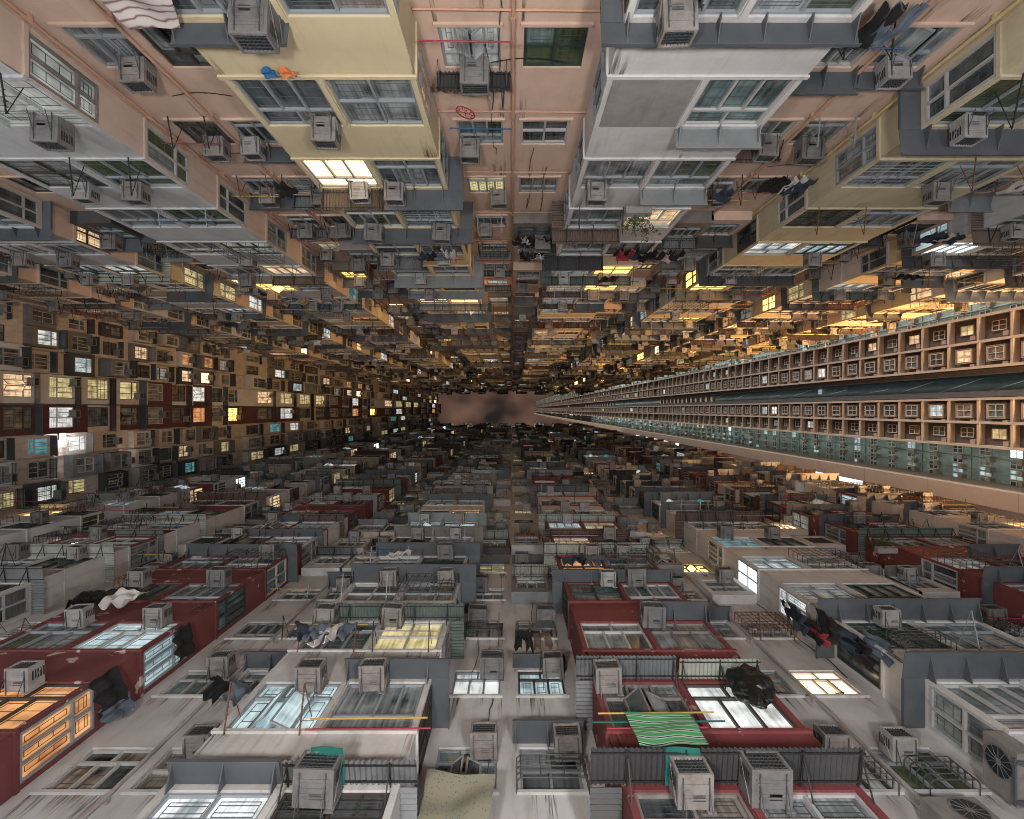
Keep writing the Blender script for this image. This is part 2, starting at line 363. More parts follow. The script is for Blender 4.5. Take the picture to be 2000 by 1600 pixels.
def awning_proto(L, wd, style, side, sl, mt):
    """sheet metal or corrugated canopy over a window; side = -1/+1 adds the return along that end of the bay"""
    def fn():
        sh = MB(); br = MB(); a = -L / 2; drop = .07
        e0 = a - (wd * .8 if side < 0 else 0); e1 = -a + (wd * .8 if side > 0 else 0)
        if style == 'plate':
            sh.prism([(0, .012), (wd, .012 - drop), (wd, -drop), (0, 0)], e0, e1, mt)
            sh.prism([(wd, .02 - drop), (wd + .012, .02 - drop), (wd + .012, -drop - .05), (wd, -drop - .05)], e0, e1, mt)
            if side: 
                x0, x1 = (e0, a) if side < 0 else (-a, e1)
                sh.box(x0, x1, -sl, -.002, -.005, .009, mt)
                sh.box(x0 - .006 if side < 0 else x1 - .006, x0 + .006 if side < 0 else x1 + .006, -sl, 0, -.05, .02, mt)
        else:
            n = max(8, int((e1 - e0) / .075)); pts = []
            for k in range(2 * n + 1):
                x = e0 + (e1 - e0) * k / (2 * n); zz = .022 * (1 if k % 2 else -1); pts.append((x, zz))
            for (x, z), (x2, z2) in zip(pts, pts[1:]):
                sh.quad((x, 0, z), (x2, 0, z2), (x2, wd, z2 - drop), (x, wd, z - drop), mt)
                sh.quad((x, 0, z + .006), (x2, 0, z2 + .006), (x2, wd, z2 + .006 - drop), (x, wd, z + .006 - drop), mt)
                sh.quad((x, wd, z - drop), (x2, wd, z2 - drop), (x2, wd, z2 + .006 - drop), (x, wd, z + .006 - drop), mt)
            if side:
                x0, x1 = (e0, a) if side < 0 else (-a, e1); m_ = max(5, int(sl / .075))
                for k in range(2 * m_):
                    y, y2 = -sl + sl * k / (2 * m_), -sl + sl * (k + 1) / (2 * m_); z, z2 = (.022, -.022) if k % 2 else (-.022, .022)
                    sh.quad((x0, y, z - .03), (x0, y2, z2 - .03), (x1, y2, z2 - .03), (x1, y, z - .03), mt)
                    sh.quad((x0, y, z - .024), (x0, y2, z2 - .024), (x1, y2, z2 - .024), (x1, y, z - .024), mt)
            bm_ = 'black_iron'
            for yy in (.08, wd - .05): sh.bar((e0, yy, -.045 - drop * yy / wd), (e1, yy, -.045 - drop * yy / wd), .014, bm_, 4)
        if style == 'plate':
            br.prism([(0, -.004), (wd * .85, -.004 - drop * .85), (0, -.20)], -.007, .007, mt)
        else:
            br.bar((0, 0, -.05), (0, wd, -.05 - drop), .013, 'black_iron', 4); br.bar((0, 0, -.36), (0, wd * .8, -.06 - drop), .012, 'black_iron', 4)
        return sh, br
    return cached(('awn', L, wd, style, side, sl, mt), fn)
def rack_proto(L, reach, mt, lean):
    def fn():
        m = MB()
        for x in (0,):
            m.bar((x, -.02, 0), (x, reach, lean), .014, mt, 4); m.bar((x, -.02, .30 + lean), (x, reach, lean), .008, mt, 4)
            for k in range(5): 
                y = reach * (.35 + .15 * k); z = lean * (.35 + .15 * k); m.bar((x, y, z), (x, y, z + .05), .008, mt, 4)
        return m
    return cached(('rack', reach, mt, lean), fn)
def pole_proto(L, mt):
    def fn():
        m = MB(); m.bar((-L / 2, 0, 0), (L / 2, 0, .03), .014, mt, 6); return m
    return cached(('pole', L, mt), fn)
def garment_proto(kind, mt, seed):
    """clothing hung from a pole: shirt with sleeves, trousers with two legs, or a cloth"""
    def fn():
        rr = random.Random(seed); m = MB(); h = {'shirt': .65, 'trousers': .85, 'cloth': .6}[kind]; w = {'shirt': .5, 'trousers': .4, 'cloth': .7}[kind]
        nx, nz = 14, 12; ph = rr.random() * 6; am = .025 + .03 * rr.random()
        def pt(i, k, s):
            x = -w / 2 + w * i / nx; z = -h * k / nz
            if kind == 'trousers' and k > 4: x += .05 * (k - 4) / nz * (1 if i > nx / 2 else -1)
            y = am * math.sin(i * 1.1 + ph) * (.3 + k / nz) + .03 * math.sin(k * .7 + ph) + s * .012
            return (x, y, z + .02 * math.sin(i * .9 + ph))
        def keep(i, k):
            if kind == 'shirt': return 3 <= i < nx - 3 or (k < 4 and not (k == 0 and i in (0, nx - 1)))
            if kind == 'trousers': return not (k > 4 and i in (6, 7))
            return True
        for s in (-1, 1):
            for i in range(nx):
                for k in range(nz):
                    if keep(i, k): m.quad(pt(i, k, s), pt(i + 1, k, s), pt(i + 1, k + 1, s), pt(i, k + 1, s), mt)
        for i in range(nx):
            for k in range(nz):
                if not keep(i, k): continue
                for (di, dk, a, b) in ((-1, 0, (i, k), (i, k + 1)), (1, 0, (i + 1, k), (i + 1, k + 1)), (0, -1, (i, k), (i + 1, k)), (0, 1, (i, k + 1), (i + 1, k + 1))):
                    ii, kk = i + di, k + dk
                    if not (0 <= ii < nx and 0 <= kk < nz) or not keep(ii, kk):
                        m.quad(pt(*a, -1), pt(*b, -1), pt(*b, 1), pt(*a, 1), mt)
        return m
    return cached(('garment', kind, mt, seed), fn)
def mesh_of(entry, i, name):
    """mesh data shared by all copies of a prototype"""
    if entry[1] is None: entry[1] = {}
    if i not in entry[1]:
        p = entry[0][i] if isinstance(entry[0], tuple) else entry[0]
        entry[1][i] = p.mesh(name, smooth=name in ('hung_garment',))
    return entry[1][i]

# ------------------------------------------------------------------ the three old blocks
HW = 1.48          # window height in a bay
HF = 1.10          # window height in the flat wall
ORD = ['lowest', 'second', 'third', 'fourth', 'fifth', 'sixth', 'seventh', 'eighth', 'ninth', 'tenth', 'eleventh', 'twelfth', 'thirteenth', 'fourteenth', 'fifteenth', 'sixteenth', 'seventeenth', 'eighteenth']
class Block:
    def __init__(s, key, origin, rot, P, sill0, step, nmin, top, sgn, hw=1.48, hf=1.10):
        s.hw, s.hf = hw, hf
        s.key, s.o, s.rot, s.P, s.sill0, s.step, s.nmin, s.top, s.sgn = key, origin, rot, P, sill0, step, nmin, top, sgn
        s.floors = []
        for sc, a, b in ((1, nmin, 15), (2, 7, 15), (4, 7, 15)):
            for n in range(a, b + 1):
                z = sc * (sill0 + step * n)
                if z + 1.9 * sc < top: s.floors.append((n, z, sc))
    def W(s, u, d, z):
        c, k = math.cos(s.rot), math.sin(s.rot)
        return (s.o[0] + c * u - k * d, s.o[1] + k * u + c * d, z)
salmon = Block('S', (0, -6.5, 0), 0, .90, 8.65, 2.82, -1, 178, 1)
white = Block('W', (0, 6.2, 0), PI, 1.0, 8.30, 2.78, -1, 186, -1)
cream = Block('L', (-29.5, 0, 0), -PI / 2, 1.3, 8.65, 2.82, 6, 203, -1, 1.75, 1.40)
# bay columns: u range (u = X for salmon, -X for white, -Y for cream), wall paint of front and side, frame materials, name used in labels
def mir(a, b): return (-b, -a)
BAYS = {
 'S': [((-4.9, -1.63), 'paint_yellow', 'paint_yellow', 'yellow bays beside the salmon middle strip'),
       ((1.62, 4.95), 'paint_white', 'paint_white', 'white bays beside the salmon middle strip'),
       ((8.2, 11.8), 'paint_yellow_dull', 'paint_yellow_dull', 'outer yellow bays towards the tower'),
       ((-11.8, -8.2), 'paint_grey_white', 'paint_peach', 'peach-sided bays towards the cream block'),
       ((14.6, 18.1), 'paint_grey_white', 'paint_grey_white', 'third salmon-block bays towards the tower'),
       ((-18.1, -14.6), 'paint_grey_white', 'paint_peach', 'third salmon-block bays towards the cream block'),
       ((21, 24.5), 'paint_peach', 'paint_peach', 'last salmon-block bays before the tower'),
       ((-24.5, -21), 'paint_peach', 'paint_peach', 'last salmon-block bays before the cream block')],
 'W': [(mir(-4.8, -1.55), 'paint_white_worn', 'paint_white', 'white bays beside the white middle strip'),
       (mir(1.55, 4.8), 'paint_red_clean', 'paint_red', 'red bays beside the white middle strip'),
       (mir(-11.5, -8.0), 'paint_red', 'paint_red', 'outer red bays towards the cream block'),
       (mir(8.0, 11.5), 'paint_white', 'paint_white', 'outer white bays towards the tower'),
       (mir(-18, -14.5), 'paint_white_worn', 'paint_white', 'third white-block bays towards the cream block'),
       (mir(14.5, 18), 'paint_red', 'paint_red', 'third white-block bays towards the tower'),
       (mir(-24.5, -21), 'paint_grey_white', 'paint_grey_white', 'last white-block bays before the cream block'),
       (mir(20.6, 24), 'paint_white_worn', 'paint_white', 'last white-block bays before the tower')],
 'L': [((.36, 2.15), 'paint_grey_white', 'paint_grey_white', 'pale bays of the cream end block'),
       ((-1.5, .28), 'paint_maroon', 'paint_maroon', 'red bays of the cream end block')]}
# flat wall windows: centre u, width, name
FLATS = {
 'S': [(-.74, 1.06, 'salmon middle strip beside yellow bays'), (.76, 1.10, 'salmon middle strip beside white bays'),
       (5.95, 1.0, 'salmon wall behind the white bays'), (7.2, 1.0, 'salmon wall before outer yellow bays'),
       (-5.95, 1.0, 'salmon wall behind the yellow bays'), (-7.2, 1.05, 'salmon wall before peach-sided bays'),
       (12.6, 1., 'salmon wall behind outer yellow bays'), (13.8, 1., 'salmon wall before third tower-side bays'), (-12.6, 1., 'salmon wall behind peach-sided bays'), (-13.8, 1., 'salmon wall before third cream-side bays'),
       (19, 1., 'salmon wall behind third tower-side bays'), (20.2, 1., 'salmon wall before last tower-side bays'), (-19, 1., 'salmon wall behind third cream-side bays'), (-20.2, 1., 'salmon wall before last cream-side bays'),
       (-26, 1.1, 'salmon corner wall')],
 'W': [(.80, 1.08, 'white middle strip beside white bays'), (-.66, 1.04, 'white middle strip beside red bays'),
       (-5.75, 1., 'white wall behind red bays'), (-7.1, 1.1, 'white wall before outer white bays'),
       (5.75, 1., 'white wall behind white bays'), (7.1, 1.2, 'white wall before outer red bays'),
       (-12.4, 1., 'white wall behind outer white bays'), (-13.6, 1., 'white wall before third tower-side bays'), (12.4, 1., 'white wall behind outer red bays'), (13.6, 1., 'white wall before third cream-side bays'),
       (-18.8, 1., 'white wall behind third tower-side bays'), (-19.9, .9, 'white wall before last tower-side bays'), (19, 1., 'white wall behind third cream-side bays'), (20.2, 1., 'white wall before last cream-side bays'),
       (26, 1.1, 'white corner wall')],
 'L': [(4.45, .95, 'cream wall nearest salmon block'), (3.0, 1.0, 'cream wall beside pale bays'), (-2.3, 1.0, 'cream wall beside red bays'), (-3.75, 1., 'cream wall nearest white block'), (-5.2, .9, 'cream corner wall'), (5.75, .7, 'cream corner wall by salmon block')]}
FLOOR_FRAME = {('W', 0, 0, 0): 'aluminium', ('W', 0, 0, 1): 'aluminium', ('W', 0, 1, 0): 'white_frame', ('W', 0, 1, 1): 'aluminium', ('W', 1, 0, 1): 'casing_beige', ('W', 1, 1, 0): 'casing_beige', ('W', 1, 1, 1): 'white_frame', ('W', 1, -1, 0): 'white_frame', ('W', 1, -1, 1): 'casing_beige', ('W', 'f1', 0, 'f'): 'aluminium', ('S', 3, 0, 's'): 'casing_beige', ('S', 0, 0, 0): 'aluminium', ('S', 0, 0, 1): 'aluminium', ('W', 3, 0, 0): 'white_frame', 'S': ['aluminium', 'aluminium', 'aluminium', 'bronze_frame', 'white_frame'], 'W': ['aluminium', 'aluminium', 'white_frame', 'white_frame', 'bronze_frame', 'green_frame'], 'L': ['aluminium', 'white_frame', 'white_frame', 'bronze_frame']}
# what the photograph shows at single windows: (block, column name index, floor, slot) -> pane;  slots: 0/1 front windows (low u, high u), 's' side window, 'f' flat window
PANE = {
 ('S', 0, 1, 0): 'lit_warm_bright', ('S', 0, 0, 0): 'pane_dark', ('S', 0, 0, 1): 'pane_curtain', ('S', 0, -1, 1): 'pane_dark', ('S', 0, -1, 0): 'pane_dark', ('S', 0, 1, 1): 'pane_dark',
 ('S', 1, -1, 0): 'pane_dark', ('S', 1, -1, 1): 'pane_curtain', ('S', 1, 0, 1): 'pane_teal', ('S', 1, 1, 0): 'pane_curtain', ('S', 1, 4, 1): 'lit_amber_bright', ('S', 1, 4, 0): 'lit_pale',
 ('S', 2, 3, 0): 'lit_white', ('S', 2, 3, 1): 'lit_cool', ('S', 2, 1, 's'): 'pane_curtain_warm', ('S', 2, 0, 's'): 'pane_dark', ('S', 4, 3, 's'): 'lit_cool', ('S', 4, 3, 0): 'lit_white_bright', ('S', 2, 5, 's'): 'lit_amber_bright',
 ('S', 2, 5, 0): 'lit_amber_bright', ('S', 3, 0, 's'): 'lit_pale', ('S', 3, 1, 's'): 'pane_green', ('S', 3, 2, 's'): 'pane_dark', ('S', 3, 2, 1): 'pane_green', ('S', 3, 1, 1): 'pane_green', ('S', 3, 6, 's'): 'lit_teal',
 ('S', 3, 0, 1): 'lit_pale', ('S', 6, 6, 's'): 'lit_warm', ('S', 5, 5, 's'): 'lit_yellow',
 ('W', 0, -1, 1): 'lit_white', ('W', 0, -1, 0): 'pane_dark', ('W', 0, 0, 1): 'lit_cool', ('W', 0, 0, 0): 'pane_curtain', ('W', 0, 1, 0): 'lit_yellow', ('W', 0, 1, 1): 'pane_dark', ('W', 0, 2, 0): 'pane_curtain_warm',
 ('W', 1, 0, 0): 'lit_white', ('W', 1, 0, 1): 'pane_dark', ('W', 1, -1, 0): 'pane_curtain', ('W', 1, -1, 1): 'pane_curtain_warm', ('W', 1, 1, 1): 'pane_curtain', ('W', 1, 1, 0): 'pane_curtain_warm', ('W', 1, 3, 1): 'lit_orange', ('W', 1, 5, 0): 'lit_yellow', ('W', 1, 5, 1): 'lit_cool',
 ('W', 2, 0, 's'): 'lit_orange', ('W', 2, 0, 0): 'lit_orange', ('W', 2, 1, 0): 'lit_cool', ('W', 2, 1, 1): 'pane_curtain', ('W', 2, 1, 's'): 'lit_cool', ('W', 2, 2, 0): 'pane_teal', ('W', 2, 2, 's'): 'pane_teal', ('W', 2, 3, 's'): 'pane_teal',
 ('W', 3, 2, 's'): 'lit_white', ('W', 3, 1, 's'): 'pane_dark', ('W', 3, 0, 's'): 'pane_curtain', ('W', 3, 2, 1): 'lit_pale', ('W', 3, 0, 1): 'pane_curtain',
 ('S', 'f0', 2, 'f'): 'lit_yellow', ('S', 'f0', 0, 'f'): 'lit_pale', ('S', 'f1', 0, 'f'): 'pane_green', ('S', 'f0', 1, 'f'): 'pane_teal', ('S', 'f1', 1, 'f'): 'pane_dark', ('S', 'f3', 0, 'f'): 'pane_teal', ('S', 'f5', 0, 'f'): 'pane_blind',
 ('W', 'f0', 1, 'f'): 'lit_white', ('W', 'f1', 1, 'f'): 'lit_cool', ('W', 'f0', 0, 'f'): 'pane_dark', ('W', 'f1', 0, 'f'): 'pane_dark', ('W', 'f5', 0, 'f'): 'pane_curtain_warm', ('W', 'f5', 1, 'f'): 'pane_teal', ('W', 'f3', 0, 'f'): 'pane_green', ('W', 'f3', -1, 'f'): 'lit_pale', ('W', 'f2', -1, 'f'): 'lit_warm',
 ('W', 'f1', 3, 'f'): 'pane_dark', ('W', 'f1', 4, 'f'): 'lit_yellow', ('W', 'f0', 4, 'f'): 'lit_yellow',
}
AC_AT = {  # single windows where the photograph clearly shows an air conditioner (offset from the window's middle) or none (False)
 ('S', 0, -1, 0): .5, ('S', 0, -1, 1): False, ('S', 0, 0, 0): .47, ('S', 0, 0, 1): False, ('S', 0, 1, 0): .3, ('S', 0, 1, 1): -.43, ('S', 0, 2, 0): -.1, ('S', 0, 2, 1): .35,
 ('S', 1, -1, 0): -.2, ('S', 1, -1, 1): False, ('S', 1, 0, 1): False, ('S', 1, 1, 0): -.37, ('S', 1, 1, 1): False, ('S', 1, 2, 0): False,
 ('S', 'f0', 0, 'f'): .05, ('S', 'f0', 1, 'f'): -.27, ('S', 'f0', 2, 'f'): .34, ('S', 'f0', 3, 'f'): -.2, ('S', 'f1', 0, 'f'): False, ('S', 'f1', 1, 'f'): False, ('S', 'f1', 2, 'f'): False, ('S', 'f1', 3, 'f'): .3, ('S', 'f5', 0, 'f'): .2, ('S', 'f5', 1, 'f'): .1, ('S', 'f3', 0, 'f'): -.1,
 ('S', 3, -1, 1): .2, ('S', 3, 0, 1): .25, ('S', 3, 1, 1): -.2, ('S', 3, 1, 0): .3, ('S', 3, 2, 1): False, ('S', 2, 0, 0): -.3, ('S', 2, 1, 0): False, ('S', 2, 1, 1): -.3,
 ('W', 0, -1, 0): .22, ('W', 0, -1, 1): False, ('W', 0, 0, 1): -.23, ('W', 0, 0, 0): .2, ('W', 0, 1, 0): .5, ('W', 0, 1, 1): .5, ('W', 0, 2, 1): -.35, ('W', 0, 2, 0): -.45,
 ('W', 1, -1, 0): .6, ('W', 1, -1, 1): 0.0, ('W', 1, 0, 1): .6, ('W', 1, 0, 0): False, ('W', 1, 1, 0): .6, ('W', 1, 1, 1): False, ('W', 1, 2, 1): -.45, ('W', 1, 2, 0): .3, ('W', 1, 3, 1): -.4,
 ('W', 'f0', 0, 'f'): -.3, ('W', 'f0', 1, 'f'): -.33, ('W', 'f1', 0, 'f'): -.34, ('W', 'f1', 1, 'f'): -.3, ('W', 'f0', 2, 'f'): .2, ('W', 'f1', 2, 'f'): -.3, ('W', 'f0', 3, 'f'): .3, ('W', 'f5', 0, 'f'): False, ('W', 'f5', 1, 'f'): -.3, ('W', 2, 0, 0): .2, ('W', 2, 1, 0): -.35, ('W', 'f3', 0, 'f'): .2, ('W', 'f3', -1, 'f'): False,
}
AWN_AT = {  # (block, column, floor) -> (style, material, slot: 'all', 0, 1, None)
 ('S', 0, -1): ('plate', 'sheet_metal', 0), ('S', 0, 0): None, ('S', 0, 1): ('mix', 'corrugated_brown', 'all'), ('S', 0, 2): ('plate', 'sheet_metal', 'all'),
 ('S', 1, -1): ('plate', 'sheet_metal', 'all'), ('S', 1, 0): ('plate', 'sheet_metal_pale', 1), ('S', 1, 1): ('plate', 'sheet_metal_pale', 1), ('S', 1, 2): ('corr', 'corrugated_brown', 0), ('S', 1, 3): ('corr', 'sheet_metal_dark', 0),
 ('S', 2, -1): ('plate', 'sheet_metal', 'all'), ('S', 2, 0): ('plate', 'sheet_metal', 'all'), ('S', 2, 1): None, ('S', 2, 2): None, ('S', 3, -1): None, ('S', 3, 0): None, ('S', 3, 1): None, ('S', 3, 2): None,
 ('W', 0, -1): ('mix', 'corrugated_grey', 'all'), ('W', 0, 0): ('plate', 'sheet_metal', 0), ('W', 0, 1): ('corr', 'corrugated_green', 'all'), ('W', 0, 2): ('plate', 'sheet_metal', 'all'), ('W', 0, 3): ('plate', 'sheet_metal', 'all'),
 ('W', 1, -1): ('corr', 'sheet_metal_dark', 'all'), ('W', 1, 0): ('corr2', 'corrugated_pale', 'all'), ('W', 1, 1): ('plate', 'sheet_metal', 0), ('W', 1, 2): ('plate', 'sheet_metal', 'all'),
 ('W', 2, -1): None, ('W', 2, 0): None, ('W', 2, 1): None, ('W', 2, 2): None, ('W', 2, 3): ('plate', 'sheet_metal', 'all'), ('W', 3, -1): ('plate', 'sheet_metal', 'all'), ('W', 3, 0): ('plate', 'sheet_metal', 'all'), ('W', 3, 1): ('plate', 'sheet_metal', 'all'), ('W', 3, 2): None,
}
BLANK = {('S', 1, 0, 0)}      # a grey panel instead of a window
windows, acs, awnings, racks = [], [], [], []     # what is wanted, with its size in view

def build_block(B, root_label, wall_mat, u_min, u_max, depth, pipe_mat, pipes):
    root = tag(empty('apartment_block', B.o, B.rot), root_label, 'apartment block')
    P = B.P; zlo = 2.5
    # ---- flat wall
    holes = []; xbs = []
    bays = BAYS[B.key]
    for ci, (uc, w, nm) in enumerate(FLATS[B.key]):
        for (n, z, sc) in B.floors:
            rr = pick('box', B.key, ci, n)
            if rr.random() < (.62 if B.key == 'L' else 0 if n < 3 else .34):
                dd = round(rr.choice([.3, .45, .6, .9] if B.key == 'L' else [.3, .4]), 2); e_ = .16 if B.key != 'L' else rr.choice([.12, .2, .28])
                bmt = rr.choice([wall_mat, wall_mat, 'paint_grey_white', 'sheet_metal_worn', 'concrete', 'corrugated_grey', 'sheet_metal_dark', 'paint_white_worn'])
                a, b, q0, q1 = uc - w / 2 - e_, uc + w / 2 + e_, z - .35 * sc, z + (B.hf + .22) * sc
                xm = MB(); xbs.append((on_screen([B.W(uu, d_, zz) for uu in (a, b) for d_ in (0, dd) for zz in (q0, q1)]), sc, xm))
                panel(xm, lambda u, i, zz: (u, dd - i, zz), a, b, q0, q1, [(uc - w / 2, uc + w / 2, z, z + B.hf * sc)], lambda zz: bmt, .08)
                for uu in (a, b): xm.quad((uu, 0, q0), (uu, dd, q0), (uu, dd, q1), (uu, 0, q1), bmt)
                for zz in (q0, q1): xm.quad((a, 0, zz), (b, 0, zz), (b, dd, zz), (a, dd, zz), bmt)
                win_request(B, root, 'f%d' % ci, nm, n, z, sc, 'f', uc, dd, 0, w, B.hf, wall_mat)
                continue
            holes.append((uc - w / 2, uc + w / 2, z, z + B.hf * sc))
            win_request(B, root, 'f%d' % ci, nm, n, z, sc, 'f', uc, 0, 0, w, B.hf, wall_mat)
    wm = MB()
    panel(wm, lambda u, i, z: (u, -i, z), u_min, u_max, zlo, B.top, holes, lambda z: wall_mat, .14)
    for u in (u_min, u_max): wm.quad((u, 0, zlo), (u, -depth, zlo), (u, -depth, B.top), (u, 0, B.top), wall_mat)
    wm.quad((u_min, -depth, zlo), (u_max, -depth, zlo), (u_max, -depth, B.top), (u_min, -depth, B.top), wall_mat)
    wm.quad((u_min, 0, B.top), (u_max, 0, B.top), (u_max, -depth, B.top), (u_min, -depth, B.top), 'roof_felt')
    wm.box(u_min, u_max, -depth, -.35, -1.6, zlo, 'concrete')
    wm.box(u_min, u_max, -.3, .12, B.top + .004, B.top + 1.1, wall_mat)
    for (n, z, sc) in B.floors:                                       # thin sills and slab lines
        for (uc, w, nm) in FLATS[B.key]: wm.box(uc - w / 2 - .06, uc + w / 2 + .06, .001, .05, z - .07 * sc, z - .004, wall_mat)
    link('wall', wm.mesh('wall'), root)
    rest = MB()
    for k, (ar, sc, xm) in enumerate(sorted(xbs, key=lambda t: -t[0])):
        if k < 100 and sc == 1 and ar > 1e-6: link('window_box', xm.mesh('window_box'), root)
        elif ar > 0: rest.add(xm, 0, 0, 0, 0)
    if rest.f: tag(link('window_boxes', rest.mesh('window_boxes'), root), kind='stuff')
    # ---- bays
    for bi, ((u0, u1), fmat, smat, nm) in enumerate(bays):
        mid = (u0 + u1) / 2; side = -1 if mid > 0 else 1               # the side that looks at the middle of the court
        wide = (u1 - u0) > 2.4
        if wide: slots = [(u0 + .10, mid - .07), (mid + .07, u1 - .10)]
        else: slots = [(u0 + .35, u1 - .12)]
        fh, sh = [], []; zb = B.floors[0][1] - 1.35; zt = B.top - .6
        for (n, z, sc) in B.floors:
            for si, (a, b) in enumerate(slots):
                if (B.key, bi, n, si) in BLANK and sc == 1: continue
                fh.append((a, b, z, z + B.hw * sc))
                win_request(B, root, bi, nm, n, z, sc, si, (a + b) / 2, P, 0, b - a, B.hw, fmat)
            if wide:
                blank_side = pick('blankside', B.key, bi, n).random() < (.12 if B.key == 'S' else .3) and (B.key, bi, n, 's') not in PANE
                if not blank_side:
                    sh.append((P * .12, P * .94, z, z + B.hw * sc))
                    us = u0 if side < 0 else u1
                    win_request(B, root, bi, nm, n, z, sc, 's', us, P * .53, PI / 2 if side < 0 else -PI / 2, P * .82, B.hw, smat)
            awn_request(B, bi, nm, n, z, sc, u0, u1, slots, side, wide)
        bm = MB()
        others = {'W': ['paint_white_worn', 'paint_white', 'paint_grey_white', 'paint_red', 'paint_red_clean'], 'S': ['paint_yellow', 'paint_yellow_dull', 'paint_peach', 'paint_white', 'paint_grey_white'], 'L': ['paint_maroon', 'paint_grey_white', 'paint_cream']}[B.key]
        def fpaint(zz, base):
            n_ = 0
            for (n, z, sc) in B.floors:
                if zz >= z - .09 * sc: n_ = n
            rr = pick('paint', B.key, bi, n_)
            lim = 3 if abs(mid) < 13 else -3
            if B.key == 'L': return base if rr.random() < .5 else rr.choice(others)
            return base if n_ <= lim or rr.random() < .5 else rr.choice(others)
        panel(bm, lambda u, i, z: (u, P - i, z), u0, u1, zb, zt, fh, lambda z: fpaint(z, fmat), .12)
        us, uo = (u0, u1) if side < 0 else (u1, u0)
        panel(bm, lambda d, i, z: (us + (i if side < 0 else -i), d, z), 0.001, P, zb, zt, sh, lambda z: fpaint(z, smat), .10)
        bm.quad((uo, 0.001, zb), (uo, P, zb), (uo, P, zt), (uo, 0.001, zt), smat)
        for zz in (zb, zt): bm.quad((u0, 0.001, zz), (u1, 0.001, zz), (u1, P, zz), (u0, P, zz), smat)
        if wide:
            for (n, z, sc) in B.floors:
                if (B.key, bi, n, 0) in BLANK and sc == 1: bm.box(slots[0][0], slots[0][1], P - .05, P + .012, z, z + B.hw, 'concrete')
                lg = .03 + .02 * pick('lg', B.key, bi, n).random()
                bm.box(u0 - .03, u1 + .03, P + .001, P + lg, z - .09 * sc, z - .012 * sc, fmat)      # sill ledge along the bay
                x0, x1 = (u0 - lg, u0 - .001) if side < 0 else (u1 + .001, u1 + lg)
                bm.box(x0, x1, .01, P, z - .09 * sc, z - .012 * sc, smat)
                bm.box(mid - .05, mid + .05, P + .001, P + .03, z, z + B.hw * sc, fmat)
        link('bay', bm.mesh('bay'), root)
    # ---- rust and soot that has run down below the sills
    if B.key != 'L':
        for mt in ('rust_stain', 'soot_stain'):
            sm = MB(); uvs = []
            spots = [(uc - w / 2 - .05, uc + w / 2 + .05, .003, n, z, sc) for (uc, w, nm) in FLATS[B.key] for (n, z, sc) in B.floors if n < 7 and sc == 1]
            spots += [(u0 - .02, u1 + .02, P + .003, n, z - .02, sc) for ((u0, u1), *_) in bays for (n, z, sc) in B.floors if n < 7 and sc == 1]
            for (a, b, d, n, z, sc) in spots:
                rr = pick('stain', B.key, mt, round(a, 2), n)
                for k in range(rr.randint(1, 4) if B.key == 'W' else rr.randint(0, 2)):
                    if b - a < 1.5 and any(abs(h[0] - (a + .05)) < .02 and abs(h[2] - z) < .02 for h in holes) is False: continue
                    wd = rr.choice([.05, .08, .15, .3]); c = rr.choice([a + wd / 2, b - wd / 2, rr.uniform(a + wd, b - wd)]); l_ = rr.uniform(.3, 1.05); z1 = z - .075
                    a0, a1 = max(a, c - wd / 2), min(b, c + wd / 2)
                    sm.quad((a0, d, z1), (a1, d, z1), (a1, d, z1 - l_), (a0, d, z1 - l_), mt); uvs += [(1, 1), (1, 0), (0, 0), (0, 1)]
            if sm.f:
                me = sm.mesh('stains'); l = me.uv_layers.new(name='UVMap')
                for q, t in enumerate(uvs): l.data[q].uv = t
                tag(link('stains', me, root), kind='stuff')
    # ---- drain pipes down the wall
    for (u, r, mt) in pipes:
        p = MB(); p.bar((u, .09, zlo), (u, .09, B.top), r, mt, 8); sc_ = 1
        for (n, z, sc) in B.floors:
            p.bar((u, .09, z - .3 * sc), (u, .09, z - .2 * sc), r * 1.35, mt, 8); p.box(u - r * 1.6, u + r * 1.6, .002, .09, z - .28 * sc, z - .22 * sc, mt)
        link('drain_pipe', p.mesh('drain_pipe'), root)
    for (u0, u1, mt) in ([(-1.6, 1.6, pipe_mat)] if B.key == 'S' else []):                      # the branch pipes across the middle strip
        for (n, z, sc) in B.floors:
            if sc > 1 or n > 6: continue
            p = MB(); p.bar((u0, .06, z - .42), (u1, .06, z - .38), 0.022, mt, 6); p.bar((u0 * .3, .06, z - .40), (u0 * .3, .06, z - .9), .018, mt, 6)
            link('branch_pipe', p.mesh('branch_pipe'), root)
    cb = 0
    for k in range(70 if B.key != 'L' else 16):
        rr = pick('cable', B.key, k); u = rr.choice([rr.uniform(-8, 8), rr.uniform(u_min + 1, u_max - 1)]); z0 = rr.uniform(6, 26) if B.key != 'L' else rr.uniform(28, 50); m = MB(); pts = []
        if any(a - .1 < u < b + .1 for (a, b), *_ in bays): continue
        if k % 3 == 0:
            L_ = rr.uniform(1.2, 3)
            for q in range(9): pts.append((u + L_ * q / 8, .03, z0 - .12 * math.sin(PI * q / 8)))
            if any(a - .1 < u + L_ and u < b + .1 for (a, b), *_ in bays): continue
        for q in range(7 if k % 3 else 0): pts.append((u + .05 * math.sin(q * 1.7 + k), .03 + .02 * (q % 2), z0 + q * rr.uniform(.5, .9)))
        m.path(pts, .009, 'black_iron', 4); link('cable', m.mesh('cable'), root)
    return root
